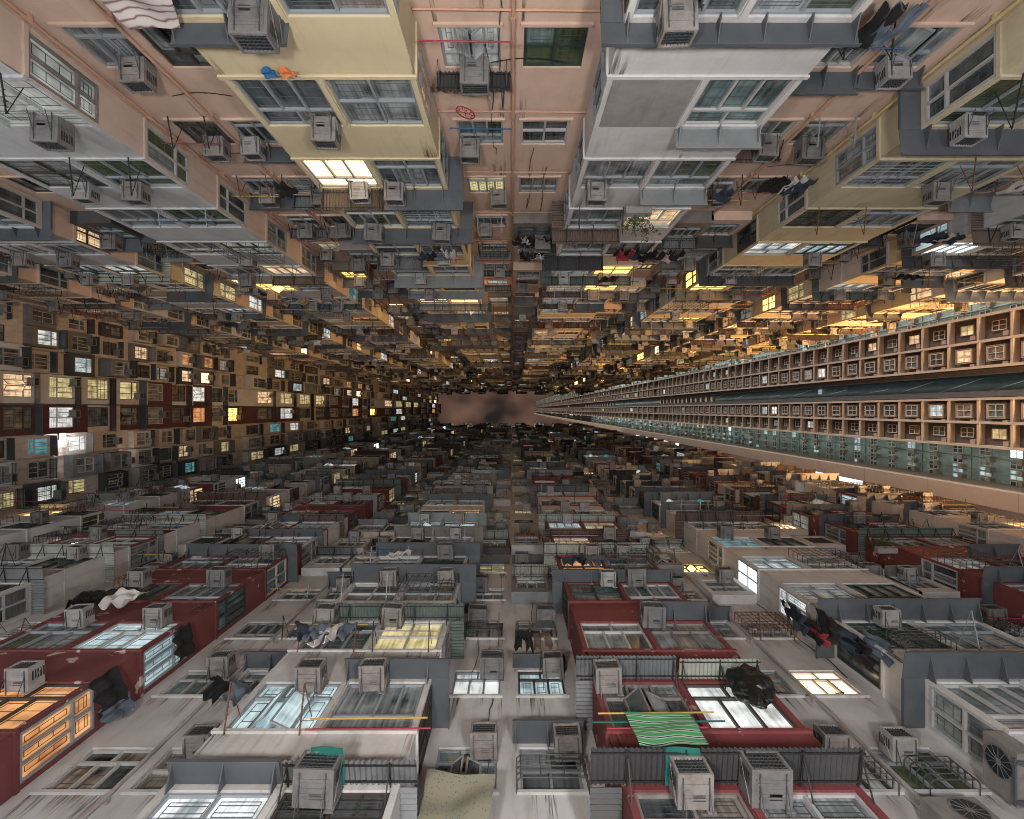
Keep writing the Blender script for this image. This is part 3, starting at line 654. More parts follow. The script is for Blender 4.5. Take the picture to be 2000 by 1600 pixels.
def win_request(B, root, col, nm, n, z, sc, slot, u, d, lrot, w, h, wallm):
    rr = pick('win', B.key, col, n, slot)
    pm = PANE.get((B.key, col, n, slot)) if sc == 1 or (sc > 1 and n >= 7) else None
    litp = {'S': .10, 'W': .09, 'L': .36}[B.key] if n < 5 else {'S': .32, 'W': .30, 'L': .42}[B.key]
    if not pm:
        if n <= 2 and B.key != 'L': litp *= .35
        lit = LIT + (['lit_warm', 'lit_orange', 'lit_yellow', 'lit_warm_bright', 'lit_amber_bright', 'lit_amber_bright'] * 2 if B.key in 'SL' else ['lit_cool', 'lit_white', 'lit_teal', 'lit_white_bright', 'lit_white_bright', 'lit_amber_bright'])
        pm = rr.choice(lit) if rr.random() < litp else rr.choice(UNLIT)
    pm2 = pm if pm.startswith('lit') else rr.choice(UNLIT)
    style = rr.choice([0, 0, 0, 1, 1, 2, 3, 0, 1, 4 if n > 3 else 0] if slot != 's' else [0, 1, 0, 2])
    if (B.key, col, n, slot) in OPEN: style = 4
    fm = rr.choice(FLOOR_FRAME[B.key])
    if (B.key, col, n, slot) in FRAME: fm = FRAME[(B.key, col, n, slot)]
    if n >= 2 and style != 4 and slot != 's' and rr.random() < .16: style = 5
    w = round(w, 2)
    c = [B.W(u + a * w / 2 * math.cos(lrot), d + a * w / 2 * math.sin(lrot), z + b * h * sc) for a in (-1, 1) for b in (0, 1)]
    area = on_screen(c)
    windows.append((area, B, root, (w, h, style, fm, pm, pm2), (u, d - (.06 if not lrot else 0), z, lrot), sc, slot))
    # an air conditioner in the window's upper corner
    at = AC_AT.get((B.key, col, n, slot)) if sc == 1 or n > 6 else None
    if at is None: at = (rr.uniform(-.3, .3) * w if rr.random() < {'S': .46, 'W': .46, 'L': .55}[B.key] and slot != 's' else False)
    if at is not False and slot != 's':
        uu = u + at; zz = z + h * sc - (.45 - .1 * rr.random()) * sc
        kind = rr.choice(['casing_beige', 'casing_beige', 'casing_grey', 'casing_white'])
        c = [B.W(uu + a * .3, d + e, zz + b * .4 * sc) for a in (-1, 1) for b in (0, 1) for e in (.02, .5)]
        far = 'first' if abs(u) < abs(u) + 1 and slot == 0 else 'second'
        acs.append((on_screen(c), B, kind, (uu, d + .02, zz), sc, (nm, n, slot)))
    # racks for drying clothes below some windows
    if slot != 's' and rr.random() < (.38 if B.key != 'L' else .2) and (B.key, col, n, slot) not in NO_RACK:
        L_ = round(max(.6, w * .8), 1); rc = round(rr.uniform(.5, .85), 1)
        c = [B.W(u + a * L_ / 2, d + e, z) for a in (-1, 1) for e in (0, rc)]
        racks.append((on_screen(c), B, (L_, rc, rr.choice(['black_iron', 'black_iron', 'rusty_iron', 'aluminium']), rr.choice([0.1, .2])), (u, d + .05, z - .18 * sc), sc, (nm, n, slot), rr.random()))
    if slot == 'f' and rr.random() < ({'L': .75}.get(B.key,   .42 if n < 3 else .5)):
        awn_add(B, nm, n, z, sc, u, d, round(w + .3, 1), 0, 0, h, rr, 'f')
NO_RACK = {('W', 'f3', 1, 'f'), ('W', 'f2', 1, 'f'), ('W', 'f2', 2, 'f'), ('S', 'f2', -1, 'f'), ('S', 'f3', -1, 'f'), ('S', 'f3', 0, 'f'), ('S', 0, 1, 0), ('S', 0, 1, 1), ('S', 'f0', 2, 'f'), ('S', 1, 0, 1), ('W', 3, -1, 0), ('W', 3, -1, 1), ('W', 3, 0, 0), ('W', 3, 0, 1), ('W', 'f2', -1, 'f'), ('W', 'f2', 0, 'f'), ('W', 'f3', 0, 'f'), ('W', 1, 1, 0), ('S', 0, 0, 0), ('S', 'f4', 0, 'f'), ('W', 1, 0, 1), ('W', 1, 0, 0), ('W', 'f1', 2, 'f'), ('W', 'f1', 0, 'f'), ('W', 'f0', 0, 'f'), ('W', 'f0', 1, 'f'), ('W', 'f1', 1, 'f'), ('S', 'f0', 0, 'f'), ('S', 'f0', 1, 'f'), ('W', 0, 0, 0), ('W', 2, 2, 0), ('S', 1, 2, 1), ('S', 'f1', 0, 'f'), ('W', 'f3', -1, 'f'), ('W', 1, -1, 0), ('W', 1, -1, 1), ('W', 2, 0, 0), ('S', 1, -1, 0), ('S', 1, -1, 1)}
OPEN = {('W', 0, 0, 1), ('S', 1, -1, 0), ('S', 2, -1, 0), ('S', 2, 0, 1), ('S', 'f3', 0, 'f'), ('S', 'f0', 0, 'f'), ('W', 1, 0, 1), ('W', 'f0', 0, 'f')}
FRAME = {('W', 0, 0, 0): 'aluminium', ('W', 0, 0, 1): 'aluminium', ('W', 0, 1, 0): 'white_frame', ('W', 0, 1, 1): 'aluminium', ('W', 1, 0, 1): 'casing_beige', ('W', 1, 1, 0): 'casing_beige', ('W', 1, 1, 1): 'white_frame', ('W', 1, -1, 0): 'white_frame', ('W', 1, -1, 1): 'casing_beige', ('W', 'f1', 0, 'f'): 'aluminium', ('S', 3, 0, 's'): 'casing_beige', ('S', 0, 0, 0): 'aluminium', ('S', 0, 0, 1): 'aluminium', ('W', 3, 0, 0): 'white_frame', ('W', 1, 0, 0): 'bronze_frame', ('W', 0, -1, 0): 'bronze_frame', ('W', 0, -1, 1): 'aluminium', ('S', 'f1', 0, 'f'): 'green_frame', ('W', 3, 0, 0): 'white_frame', ('W', 3, 0, 1): 'white_frame', ('W', 3, 0, 's'): 'white_frame', ('S', 1, -1, 0): 'aluminium'}
def awn_add(B, nm, n, z, sc, u, d, L, side, sl, h, rr, slot, style=None, mt=None):
    if style is None: style = rr.choice(['plate', 'plate', 'plate', 'corr'])
    if mt is None:
        mt = rr.choice((['sheet_metal_dark'] * 5 if B.key == 'L' else []) + (['sheet_metal'] * 4 + ['sheet_metal_pale', 'sheet_metal_dark'] if n < 3 else ['sheet_metal', 'sheet_metal', 'sheet_metal_pale', 'sheet_metal_pale', 'sheet_metal_dark', 'sheet_metal_worn'])) if style == 'plate' else rr.choice(['corrugated_brown', 'corrugated_grey', 'sheet_metal_dark', 'corrugated_green'] + (['corrugated_pale', 'corrugated_grey'] if n > 2 else []))
    wd = round(rr.choice([.38, .42, .48, .55] if n < 4 else [.30, .36, .42, .5]) * (1.25 if B.key == 'L' else 1), 2)
    zz = z + (h + .10) * sc
    c = [B.W(u + a * L / 2, d + e, zz) for a in (-1, 1) for e in (0, wd)]
    awnings.append((on_screen(c), B, (round(L, 2), wd, style, side, sl, mt), (u, d + .002, zz), sc, (nm, n, slot)))
def awn_request(B, bi, nm, n, z, sc, u0, u1, slots, side, wide):
    rr = pick('awn', B.key, bi, n); spec = AWN_AT.get((B.key, bi, n), 0) if n < 7 else 0
    full = u1 - u0; mid = (u0 + u1) / 2; sl = round(B.P - .05, 2)
    if spec is None: return
    if spec == 0:
        if rr.random() > (.74 if n < 3 else .76): return
        k = rr.random()
        spec = (rr.choice(['plate', 'plate', 'plate', 'corr', 'mix'] if n < 3 else ['plate', 'plate', 'corr', 'mix', 'corr']), None, 'all' if k < .65 or not wide else 0 if k < .83 else 1)
    st, mt, which = spec
    if st in ('mix', 'corr2'):
        for si, (a, b) in enumerate(slots):
            sd = side if (si == 0) == (side < 0) else 0
            if st == 'mix': s_, m_ = (('corr', mt if mt and mt.startswith('corr') else 'corrugated_brown') if si == 0 else ('plate', 'sheet_metal'))
            else: s_, m_ = 'corr', (mt if si == 0 else 'corrugated_grey')
            awn_add(B, nm, n, z, sc, (a + b) / 2, B.P, round(b - a + .08, 2), sd, sl if sd else 0, B.hw, rr, si, s_, m_)
    elif which == 'all': awn_add(B, nm, n, z, sc, mid, B.P, round(full + .06, 2), side if wide else 0, sl if wide else 0, B.hw, rr, 'all', st, mt)
    else:
        a, b = slots[which if which < len(slots) else 0]; sd = side if (which == 0) == (side < 0) else 0
        awn_add(B, nm, n, z, sc, (a + b) / 2, B.P, round(b - a + .2, 2), sd, sl if sd else 0, B.hw, rr, which, st, mt)

r_salmon = build_block(salmon, 'salmon apartment block with yellow and white bays, along the upper side', 'paint_salmon', -29.4, 27.0, 8.5, 'pipe_salmon',
    [(0.02, .034, 'pipe_salmon'), (-5.3, .034, 'pipe_salmon'), (5.3, .034, 'pipe_salmon'), (-6.6, .034, 'pipe_salmon'), (6.6, .034, 'pipe_salmon'), (-13.2, .034, 'pipe_salmon'), (13.2, .034, 'pipe_salmon'), (-7.95, .034, 'pipe_salmon'), (7.95, .034, 'pipe_yellow')])
r_white = build_block(white, 'white apartment block with dark red bays, along the lower side', 'paint_white', -24.6, 29.4, 11, 'pipe_grey',
    [(-5.2, .034, 'pipe_grey'), (5.2, .034, 'pipe_grey'), (-6.4, .034, 'pipe_grey'), (6.4, .034, 'pipe_grey'), (-13, .034, 'pipe_grey'), (13, .034, 'pipe_grey')])
r_cream = build_block(cream, 'cream apartment block with one red bay column, closing the court opposite the tower', 'paint_cream', -6.15, 6.45, 11, 'pipe_grey',
    [(3.7, .05, 'pipe_grey'), (-3.0, .05, 'pipe_grey'), (-4.5, .05, 'pipe_grey')])

# ------------------------------------------------------------------ realise what was asked for
def bias(t): return -t[0]
for B, root in ((salmon, r_salmon), (white, r_white), (cream, r_cream)):
    mine = sorted((w for w in windows if w[1] is B), key=bias); big = MB(); k = 0
    for (area, _, _, spec, (u, d, z, lrot), sc, slot) in mine:
        e = window_proto(*spec)
        if k < 100 and sc == 1 and area > 1e-6:
            fo = link('window', mesh_of(e, 0, 'window'), root, (u, d, z), lrot)
            link('pane', mesh_of(e, 1, 'pane'), fo)
            k += 1
        elif area > 0:
            big.add(e[0][0], u, d, z, lrot, sc); big.add(e[0][1], u, d, z, lrot, sc)
    tag(link('windows', big.mesh('windows'), root), kind='stuff')
def where(info):
    nm, n, slot = info
    st = ORD[n + 1] + ' storey'
    return f'{st}, ' + {0: 'one half of ', 1: 'other half of ', 'f': '', 'all': '', 's': 'side of '}[slot] + nm
def where2(B, info, u):
    """which of the two windows of a bay: the one nearer the middle strip or the one farther from it"""
    nm, n, slot = info; st = ORD[n + 1] + ' storey'
    if slot in (0, 1):
        near = (slot == 0) == (u > 0)
        return ('near' if near else 'far') + f' window, {st} of {nm}'
    return f'{st} of {nm}'
acs.sort(key=bias); far_ac = MB(); SHADE = {'casing_beige': 'beige', 'casing_grey': 'grey', 'casing_white': 'white'}
for i, (area, B, kind, (u, d, z), sc, info) in enumerate(acs):
    if area == 0: continue
    e = ac_proto(kind); x, y, _ = B.W(u, d, z)
    if i < 290 and sc == 1:
        lab = f'{SHADE[kind]} air conditioner, ' + where2(B, info, u)
        if i < 150:
            r = tag(empty('air_conditioner', (x, y, z), B.rot), lab, 'air conditioner', 'box air conditioners in the windows')
            tl = pick('tilt', i); r.rotation_euler = (tl.uniform(-.05, .03), 0, B.rot + tl.uniform(-.05, .05))
            link('casing', mesh_of(e, 0, 'casing'), r); link('grille', mesh_of(e, 1, 'grille'), r)
            for sx in (-.17, .17): link('bracket', mesh_of(e, 2, 'bracket'), r, (sx, 0, 0))
        else:
            if ('acm', kind) not in PROTO:
                m = MB(); [m.add(q, dx, 0, 0, 0) for q, dx in ((e[0][0], 0), (e[0][1], 0), (e[0][2], -.17), (e[0][2], .17))]; PROTO[('acm', kind)] = [m, None]
            tag(link('air_conditioner', mesh_of(PROTO[('acm', kind)], 0, 'air_conditioner'), None, (x, y, z), B.rot), lab, 'air conditioner', 'box air conditioners in the windows')
    else:
        for q in e[0][:2]: far_ac.add(q, x, y, z, B.rot, sc)
tag(link('air_conditioners', far_ac.mesh('air_conditioners')), 'countless small air conditioners high up on all three old blocks', 'air conditioners', kind='stuff')
awnings.sort(key=bias); far_aw = MB(); far_bl = MB()
AWN_COL = {'sheet_metal_worn': 'rust-stained sheet', 'sheet_metal': 'grey sheet', 'sheet_metal_pale': 'pale sheet', 'sheet_metal_dark': 'blackish', 'corrugated_brown': 'brown corrugated', 'corrugated_grey': 'grey corrugated', 'corrugated_green': 'greenish corrugated', 'corrugated_pale': 'cream corrugated'}
for i, (area, B, spec, (u, d, z), sc, info) in enumerate(awnings):
    if area == 0: continue
    e = awning_proto(*spec); x, y, _ = B.W(u, d, z); nb = max(2, int(round(spec[0] / .75)) + 1); bxs = [-spec[0] / 2 + .06 + (spec[0] - .12) * q / (nb - 1) for q in range(nb)]
    if i < 290 and sc == 1:
        lab = f'{AWN_COL[spec[5]]} canopy, ' + where2(B, info, u)
        if i < 170:
            r = tag(empty('window_canopy', (x, y, z), B.rot), lab, 'canopy', 'metal canopies over the windows')
            link('sheet', mesh_of(e, 0, 'sheet'), r)
            for bx in bxs: link('bracket', mesh_of(e, 1, 'bracket'), r, (bx, 0, 0))
        else:
            key = ('awm',) + spec
            if key not in PROTO:
                m = MB(); m.add(e[0][0], 0, 0, 0, 0); [m.add(e[0][1], bx, 0, 0, 0) for bx in bxs]; PROTO[key] = [m, None]
            tag(link('window_canopy', mesh_of(PROTO[key], 0, 'window_canopy'), None, (x, y, z), B.rot), lab, 'canopy', 'metal canopies over the windows')
    else:
        far_aw.add(e[0][0], x, y, z, B.rot, sc)
        for bx in bxs: far_aw.add(e[0][1], x + bx * math.cos(B.rot), y + bx * math.sin(B.rot), z, B.rot, sc)
tag(link('window_canopies', far_aw.mesh('window_canopies')), 'countless small metal canopies high up on all three old blocks', 'canopies', kind='stuff')
racks.sort(key=bias); far_rk = MB(); gcount = 0
GARM = [('cloth_black', 'black'), ('cloth_navy', 'navy'), ('cloth_denim', 'denim blue'), ('cloth_white', 'white'), ('cloth_black', 'black'), ('cloth_navy', 'navy')]
POLES = [('bamboo', 'yellow bamboo'), ('pole_red', 'red'), ('pole_blue', 'blue'), ('aluminium', 'silver')]
for i, (area, B, spec, (u, d, z), sc, info, rnd) in enumerate(racks):
    if area == 0: continue
    e = rack_proto(*spec); x, y, _ = B.W(u, d, z); rr = pick('rk', i)
    if i < 150 and sc == 1:
        w_ = where2(B, info, u)
        r = tag(empty('clothes_rack', (x, y, z), B.rot), 'pair of rack arms, ' + w_, 'clothes rack', 'clothes racks below the windows')
        for ax in (-spec[0] / 2, spec[0] / 2): link('arm', mesh_of(e, 0, 'arm'), r, (ax, 0, 0))
        if rr.random() < .6:
            pm, pn = rr.choice(POLES); pe = pole_proto(round(spec[0] + .5, 1), pm); rc = spec[1] * rr.choice([.65, .8, .95])
            px, py, _ = B.W(u, d + rc, z); zz = z + spec[3] * rc / spec[1] + .03
            tag(link('drying_pole', mesh_of(pe, 0, 'drying_pole'), None, (px, py, zz), B.rot), f'{pn} drying pole, ' + w_, 'pole', 'drying poles on the racks')
            if rr.random() < .45 and gcount < 34:
                for k in range(rr.randint(1, 4)):
                    mt, cn = rr.choice(GARM); kd = rr.choice(['shirt', 'trousers', 'cloth', 'shirt']); ge = garment_proto(kd, mt, rr.randint(0, 5))
                    gx, gy, _ = B.W(u - spec[0] / 2 + .2 + k * .28, d + rc, z)
                    cw = ['first', 'second', 'third', 'fourth'][k]
                    tag(link('hung_garment', mesh_of(ge, 0, 'hung_garment'), None, (gx, gy, zz - .02), B.rot + rr.uniform(-.4, .4)), f'{cn} {kd} hung {cw}, ' + w_.replace('beside the', 'beside'), 'laundry', 'laundry hung out to dry'); gcount += 1
    else:
        for ax in (-spec[0] / 2, spec[0] / 2): far_rk.add(e[0], x + ax * math.cos(B.rot), y + ax * math.sin(B.rot), z, B.rot, sc)
tag(link('clothes_racks', far_rk.mesh('clothes_racks')), 'countless tiny rack arms high up on all three old blocks', 'racks', kind='stuff')

# ------------------------------------------------------------------ single things hung on the walls
def pattern(name, build, rough=.85):
    m = bpy.data.materials.new(name); m.use_nodes = True; MATS[name] = m
    N, L = m.node_tree.nodes, m.node_tree.links; b = N['Principled BSDF']; b.inputs['Roughness'].default_value = rough
    L.new(build(N, L), b.inputs['Base Color']); return m
def ramp(N, stops, interp='CONSTANT'):
    r = N.new('ShaderNodeValToRGB'); r.color_ramp.interpolation = interp; e = r.color_ramp.elements
    while len(e) < len(stops): e.new(.5)
    for k, (p, c) in enumerate(stops): e[k].position = p; e[k].color = c + (1,)
    return r
def striped(N, L):
    uv = N.new('ShaderNodeUVMap'); sp = N.new('ShaderNodeSeparateXYZ'); L.new(uv.outputs[0], sp.inputs[0])
    mu = N.new('ShaderNodeMath'); mu.operation = 'MULTIPLY'; mu.inputs[1].default_value = 6.0; L.new(sp.outputs[1], mu.inputs[0])
    fr = N.new('ShaderNodeMath'); fr.operation = 'FRACT'; L.new(mu.outputs[0], fr.inputs[0])
    g, n, w = (.05, .30, .10), (.012, .025, .05), (.50, .54, .50)
    r = ramp(N, [(0, g), (.46, w), (.58, n), (.74, w), (.86, g)]); L.new(fr.outputs[0], r.inputs[0]); return r.outputs[0]
pattern('striped_cloth', striped)
def lace(N, L):
    uv = N.new('ShaderNodeUVMap'); wv = N.new('ShaderNodeTexWave'); wv.wave_type = 'RINGS'; wv.inputs['Scale'].default_value = 2.2; wv.inputs['Distortion'].default_value = 6; wv.inputs['Detail'].default_value = 2
    L.new(uv.outputs[0], wv.inputs[0]); r = ramp(N, [(0, (.16, .09, .08)), (.22, (.42, .37, .36)), (.5, (.50, .45, .44))], 'LINEAR'); L.new(wv.outputs[1], r.inputs[0]); return r.outputs[0]
pattern('lace_cloth', lace)
def dotted(N, L):
    uv = N.new('ShaderNodeUVMap'); v = N.new('ShaderNodeTexVoronoi'); v.inputs['Scale'].default_value = 24; L.new(uv.outputs[0], v.inputs['Vector'])
    r = ramp(N, [(0, (.03, .10, .11)), (.22, (.19, .18, .13)), (1, (.21, .20, .15))]); L.new(v.outputs['Distance'], r.inputs[0]); return r.outputs[0]
pattern('dotted_net', dotted)
def cloth(name, corners, mt, sag=.05, waves=4, amp=.03, nx=24, ny=18, seed=1, out=(0, -1, 0), thick=.006):
    """cloth spanned between four corners (top a, top b, bottom b, bottom a) with folds and a thickness"""
    a, b, c, d = (Vector(p) for p in corners); m = MB(); rr = random.Random(seed); ph = rr.random() * 6; o_ = Vector(out); uv = []
    def P(i, k, s):
        u, v = i / nx, k / ny; p = (a.lerp(b, u)).lerp(d.lerp(c, u), v)
        p = p + o_ * (amp * math.sin(waves * 2 * PI * u + ph + 1.3 * v) * (.25 + v) + amp * .5 * math.sin(9 * v + 3 * u + ph) + s * thick)
        p.z -= sag * math.sin(PI * u) * (1 - v) * .6 + .02 * v * math.sin(waves * 7 * u + ph); return tuple(p)
    for s in (0, 1):
        for i in range(nx):
            for k in range(ny):
                m.quad(P(i, k, s), P(i + 1, k, s), P(i + 1, k + 1, s), P(i, k + 1, s), mt)
                uv += [(i / nx, k / ny), ((i + 1) / nx, k / ny), ((i + 1) / nx, (k + 1) / ny), (i / nx, (k + 1) / ny)]
    for i in range(nx):
        for k in (0, ny): m.quad(P(i, k, 0), P(i + 1, k, 0), P(i + 1, k, 1), P(i, k, 1), mt); uv += [(i / nx, k / ny)] * 4
    for k in range(ny):
        for i in (0, nx): m.quad(P(i, k, 0), P(i, k + 1, 0), P(i, k + 1, 1), P(i, k, 1), mt); uv += [(i / nx, k / ny)] * 4
    me = m.mesh(name, True); l = me.uv_layers.new(name='UVMap')
    for q, t in enumerate(uv): l.data[q].uv = t
    return link(name, me)
tag(cloth('striped_cloth', [(1.80, 4.86, 8.20), (2.84, 4.86, 8.20), (2.84, 4.80, 7.36), (1.82, 4.80, 7.30)], 'striped_cloth', .04, 1.5, .025), 'green cloth with navy and white stripes hung over poles on the red bay', 'cloth')
tag(cloth('lace_cloth', [(-5.45, -5.45, 7.30), (-4.70, -5.40, 7.26), (-4.36, -5.5, 6.35), (-5.55, -5.5, 6.30)], 'lace_cloth', .05, 1.4, .05, out=(0, 1, 0)), 'patterned white and brown cloth beside the lowest yellow bay', 'cloth')
tag(cloth('dotted_net', [(-1.30, 5.55, 7.85), (-.25, 5.55, 7.80), (-.36, 5.75, 6.75), (-1.28, 5.75, 6.80)], 'dotted_net', .10, 1.3, .06), 'olive net cloth with teal dots hung in the white middle strip', 'cloth')
tag(cloth('teal_cover', [(2.10, 4.62, 6.98), (2.56, 4.62, 6.98), (2.62, 5.15, 7.00), (2.10, 5.15, 7.00)], 'cloth_teal', -.04, 1, .03, 10, 8, out=(0, 0, 1)), 'teal plastic sheet over the air conditioner on the lowest red bay', 'cover')
tag(cloth('teal_cover', [(-2.75, 4.62, 6.98), (-2.30, 4.62, 6.98), (-2.28, 5.15, 7.00), (-2.75, 5.15, 7.00)], 'cloth_teal', -.04, 1, .03, 10, 8, out=(0, 0, 1)), 'teal plastic sheet over the air conditioner on the lowest white bay', 'cover')
tag(cloth('white_sheet', [(-10.3, 4.75, 13.5), (-9.5, 4.75, 13.4), (-9.55, 4.85, 12.75), (-10.25, 4.85, 12.7)], 'cloth_white', .06, 2, .08, seed=4), 'white sheet bundled on the third red bay towards the cream block', 'cloth')
tag(cloth('black_cover', [(-11.3, 4.75, 13.5), (-10.35, 4.75, 13.5), (-10.4, 4.9, 12.9), (-11.2, 4.9, 12.8)], 'plastic_black', .06, 3, .09, seed=5), 'black plastic cover beside the white sheet on the red bay', 'cover')
tag(cloth('small_rag', [(-4.02, -5.42, 8.36), (-3.80, -5.42, 8.36), (-3.80, -5.45, 8.18), (-4.02, -5.45, 8.20)], 'cloth_blue', .02, 1, .03, 6, 5, out=(0, 1, 0)), 'small blue rag on the ledge of the yellow bay', 'rag')
tag(cloth('small_rag', [(-3.72, -5.42, 8.36), (-3.50, -5.42, 8.34), (-3.50, -5.45, 8.20), (-3.72, -5.45, 8.18)], 'cloth_orange', .02, 1, .03, 6, 5, seed=3, out=(0, 1, 0)), 'small orange rag on the ledge of the yellow bay', 'rag')
def pole(x0, x1, y, z, mt, lab):
    tag(link('drying_pole', pole_proto(round(x1 - x0, 2), mt)[0].mesh('drying_pole'), None, ((x0 + x1) / 2, y, z)), lab, 'pole', 'drying poles on the racks')
pole(1.38, 3.25, 4.88, 8.22, 'bamboo', 'yellow bamboo pole that carries the green striped cloth')
pole(1.25, 3.35, 4.90, 8.02, 'cloth_teal', 'teal pole behind the green striped cloth')
pole(1.45, 3.0, 4.86, 7.80, 'pole_red', 'pink pole under the green striped cloth')
pole(-3.10, -1.30, 4.75, 7.86, 'bamboo', 'yellow bamboo pole below the curtained window of the white bay')
pole(-3.10, -1.22, 4.80, 7.68, 'pole_red', 'red pole under the yellow bamboo pole of the white bay')
pole(-1.50, .02, -5.92, 8.22, 'pole_red', 'dark red pole crossing the second storey window of the salmon strip')
pole(-1.30, -.0, -5.85, 10.65, 'pole_blue', 'blue pole crossing the third storey window of the salmon strip')
def lump(name, loc, rad, mt, seed, flat=.0, amp=.16):
    import mathutils
    m = MB(); nu, nv = 30, 20; rr = random.Random(seed); of = Vector((rr.random() * 9, rr.random() * 9, 3))
    def P(i, k):
        t, f = 2 * PI * i / nu, PI * k / nv; d = Vector((math.sin(f) * math.cos(t), math.sin(f) * math.sin(t), math.cos(f)))
        n = mathutils.noise.noise(d * 2.1 + of) + .7 * abs(mathutils.noise.noise(d * 5 + of)) + .3 * mathutils.noise.noise(d * 11 + of)
        p = d * (1 + amp * n); z = p.z
        if z > .72: p.x *= .55; p.y *= .55; z = .72 + (z - .72) * 1.5
        return (p.x * rad[0], p.y * rad[1], z * rad[2])
    for i in range(nu):
        for k in range(nv): m.quad(P(i, k), P(i + 1, k), P(i + 1, k + 1), P(i, k + 1), mt)
    return link(name, m.mesh(name), None, loc)
tag(lump('garbage_bag', (4.20, 4.86, 9.02), (.33, .26, .46), 'plastic_black', 3, amp=.26), 'shiny black plastic bag hung before the lit window of the red bay', 'plastic bag')
def garment(kind, mt, x, y, z, rot, lab, seed=1):
    tag(link('hung_garment', mesh_of(garment_proto(kind, mt, seed), 0, 'hung_garment'), None, (x, y, z), rot), lab, 'laundry', 'laundry hung out to dry')
garment('trousers', 'cloth_black', .28, 5.45, 12.55, .1, 'black trousers hung below the fourth storey window of the white middle strip', 2)
garment('trousers', 'corrugated_brown', .72, 5.45, 12.52, -.1, 'dark brown trousers beside the black trousers on the white middle strip', 3)
garment('shirt', 'cloth_black', -5.75, 5.45, 10.3, .6, 'black shirt hung on the white wall left of the open casement window', 1)
garment('shirt', 'cloth_denim', -5.30, 5.45, 10.2, .5, 'denim blue shirt beside the black shirt on the white wall', 4)
garment('cloth', 'cloth_black', -7.72, 5.4, 10.15, 1.2, 'long black cloth hung beside the orange lit red bay', 2)
garment('shirt', 'cloth_denim', -7.62, 5.75, 10.2, 1.1, 'small denim shirt beside the long black cloth', 0)
garment('cloth', 'cloth_black', -7.76, 5.5, 12.4, 1.4, 'black cloth hung beside the white lit window of the red bay', 5)
for k in range(9):
    mt = ['cloth_black', 'cloth_navy', 'cloth_black', 'cloth_red', 'cloth_black', 'cloth_navy', 'cloth_black', 'cloth_black', 'cloth_denim'][k]
    garment(['shirt', 'cloth', 'trousers'][k % 3], mt, 7.05 + .11 * k, 5.15 + .09 * (k % 4), 13.3 - .22 * k, 1.25 + .1 * (k % 3), ['black', 'navy', 'black', 'red', 'black', 'navy', 'black', 'black', 'denim'][k] + ' garment, ' + ORD[k].replace('lowest', 'topmost') + ' from the top in the dark laundry beside the white bay', k % 6)
for k in range(7):
    mt = ['cloth_red', 'cloth_navy', 'cloth_black', 'cloth_black', 'cloth_black', 'cloth_pink', 'cloth_black'][k]
    garment('shirt' if k % 2 else 'trousers', mt, 3.55 + .26 * k, -4.85, 16.6, PI + .2 * (k % 3), ['dark red', 'navy', 'black', 'black', 'black', 'pink', 'black'][k] + ' garment, ' + ['first', 'second', 'third', 'fourth', 'fifth', 'sixth', 'seventh'][k] + ' in the row on the white bays from the middle strip', k % 6)
for k in range(6):
    mt = ['cloth_black', 'cloth_white', 'cloth_black', 'cloth_black', 'cloth_pink', 'cloth_black'][k]
    garment('shirt', mt, .25 + .19 * k, -5.9, 18.3, PI + .2 * (k % 3), ['black', 'white', 'black', 'black', 'pale pink', 'black'][k] + ' garment, ' + ['first', 'second', 'third', 'fourth', 'fifth', 'sixth'][k] + ' from the pipe in the row on the salmon strip', k % 6)
# fan units
def fan_unit(loc, rot, lab):
    e = fan_unit_proto(); r = tag(empty('air_conditioner', loc, rot), lab, 'air conditioner', 'outdoor fan units on the white block')
    link('casing', mesh_of(e, 0, 'casing'), r); link('fan_grille', mesh_of(e, 1, 'fan_grille'), r); link('bracket', mesh_of(e, 2, 'bracket'), r)
fan_unit((6.55, 6.15, 7.15), PI, 'beige fan unit on legs under a lit window of the white wall')
fan_unit((7.96, 5.62, 7.75), PI / 2, 'beige fan unit hung on the side of the outer white bay')
# railings before windows
def railing(B, u, d, z, w, lab, h=.55, rc=.26, mt='sheet_metal_dark'):
    m = MB(); a = w / 2
    for k in range(5):
        zz = h * k / 4; m.path([(-a, 0, zz), (-a, rc - .06, zz), (-a + .06, rc, zz), (a - .06, rc, zz), (a, rc - .06, zz), (a, 0, zz)], .011, mt, 5)
    for x in (-a + .06, -a / 3, a / 3, a - .06): m.bar((x, rc, 0), (x, rc, h), .011, mt, 5)
    x, y, _ = B.W(u, d, z); tag(link('window_railing', m.mesh('window_railing'), None, (x, y, z), B.rot), lab, 'railing', 'pipe railings before windows')
railing(white, -.66, .01, 8.25, 1.16, 'iron railing before the curtained second storey window of the white middle strip')
railing(white, -.66, .01, 13.8, 1.1, 'iron railing above the trousers on the white middle strip')
railing(white, .80, .01, 13.8, .9, 'iron railing beside the one with trousers on the white middle strip')
railing(white, -5.75, .01, 8.2, .9, 'iron railing of the green window on the white wall behind the red bays')
railing(white, -7.1, .01, 8.2, .8, 'iron railing above the fan unit, second storey of the white wall')
railing(white, -9.0, 1.01, 11.0, 1.1, 'iron railing on the third storey of the outer white bays')
railing(white, -7.1, .01, 5.5, 1.0, 'iron railing beside the fan unit, lowest storey of the white wall')
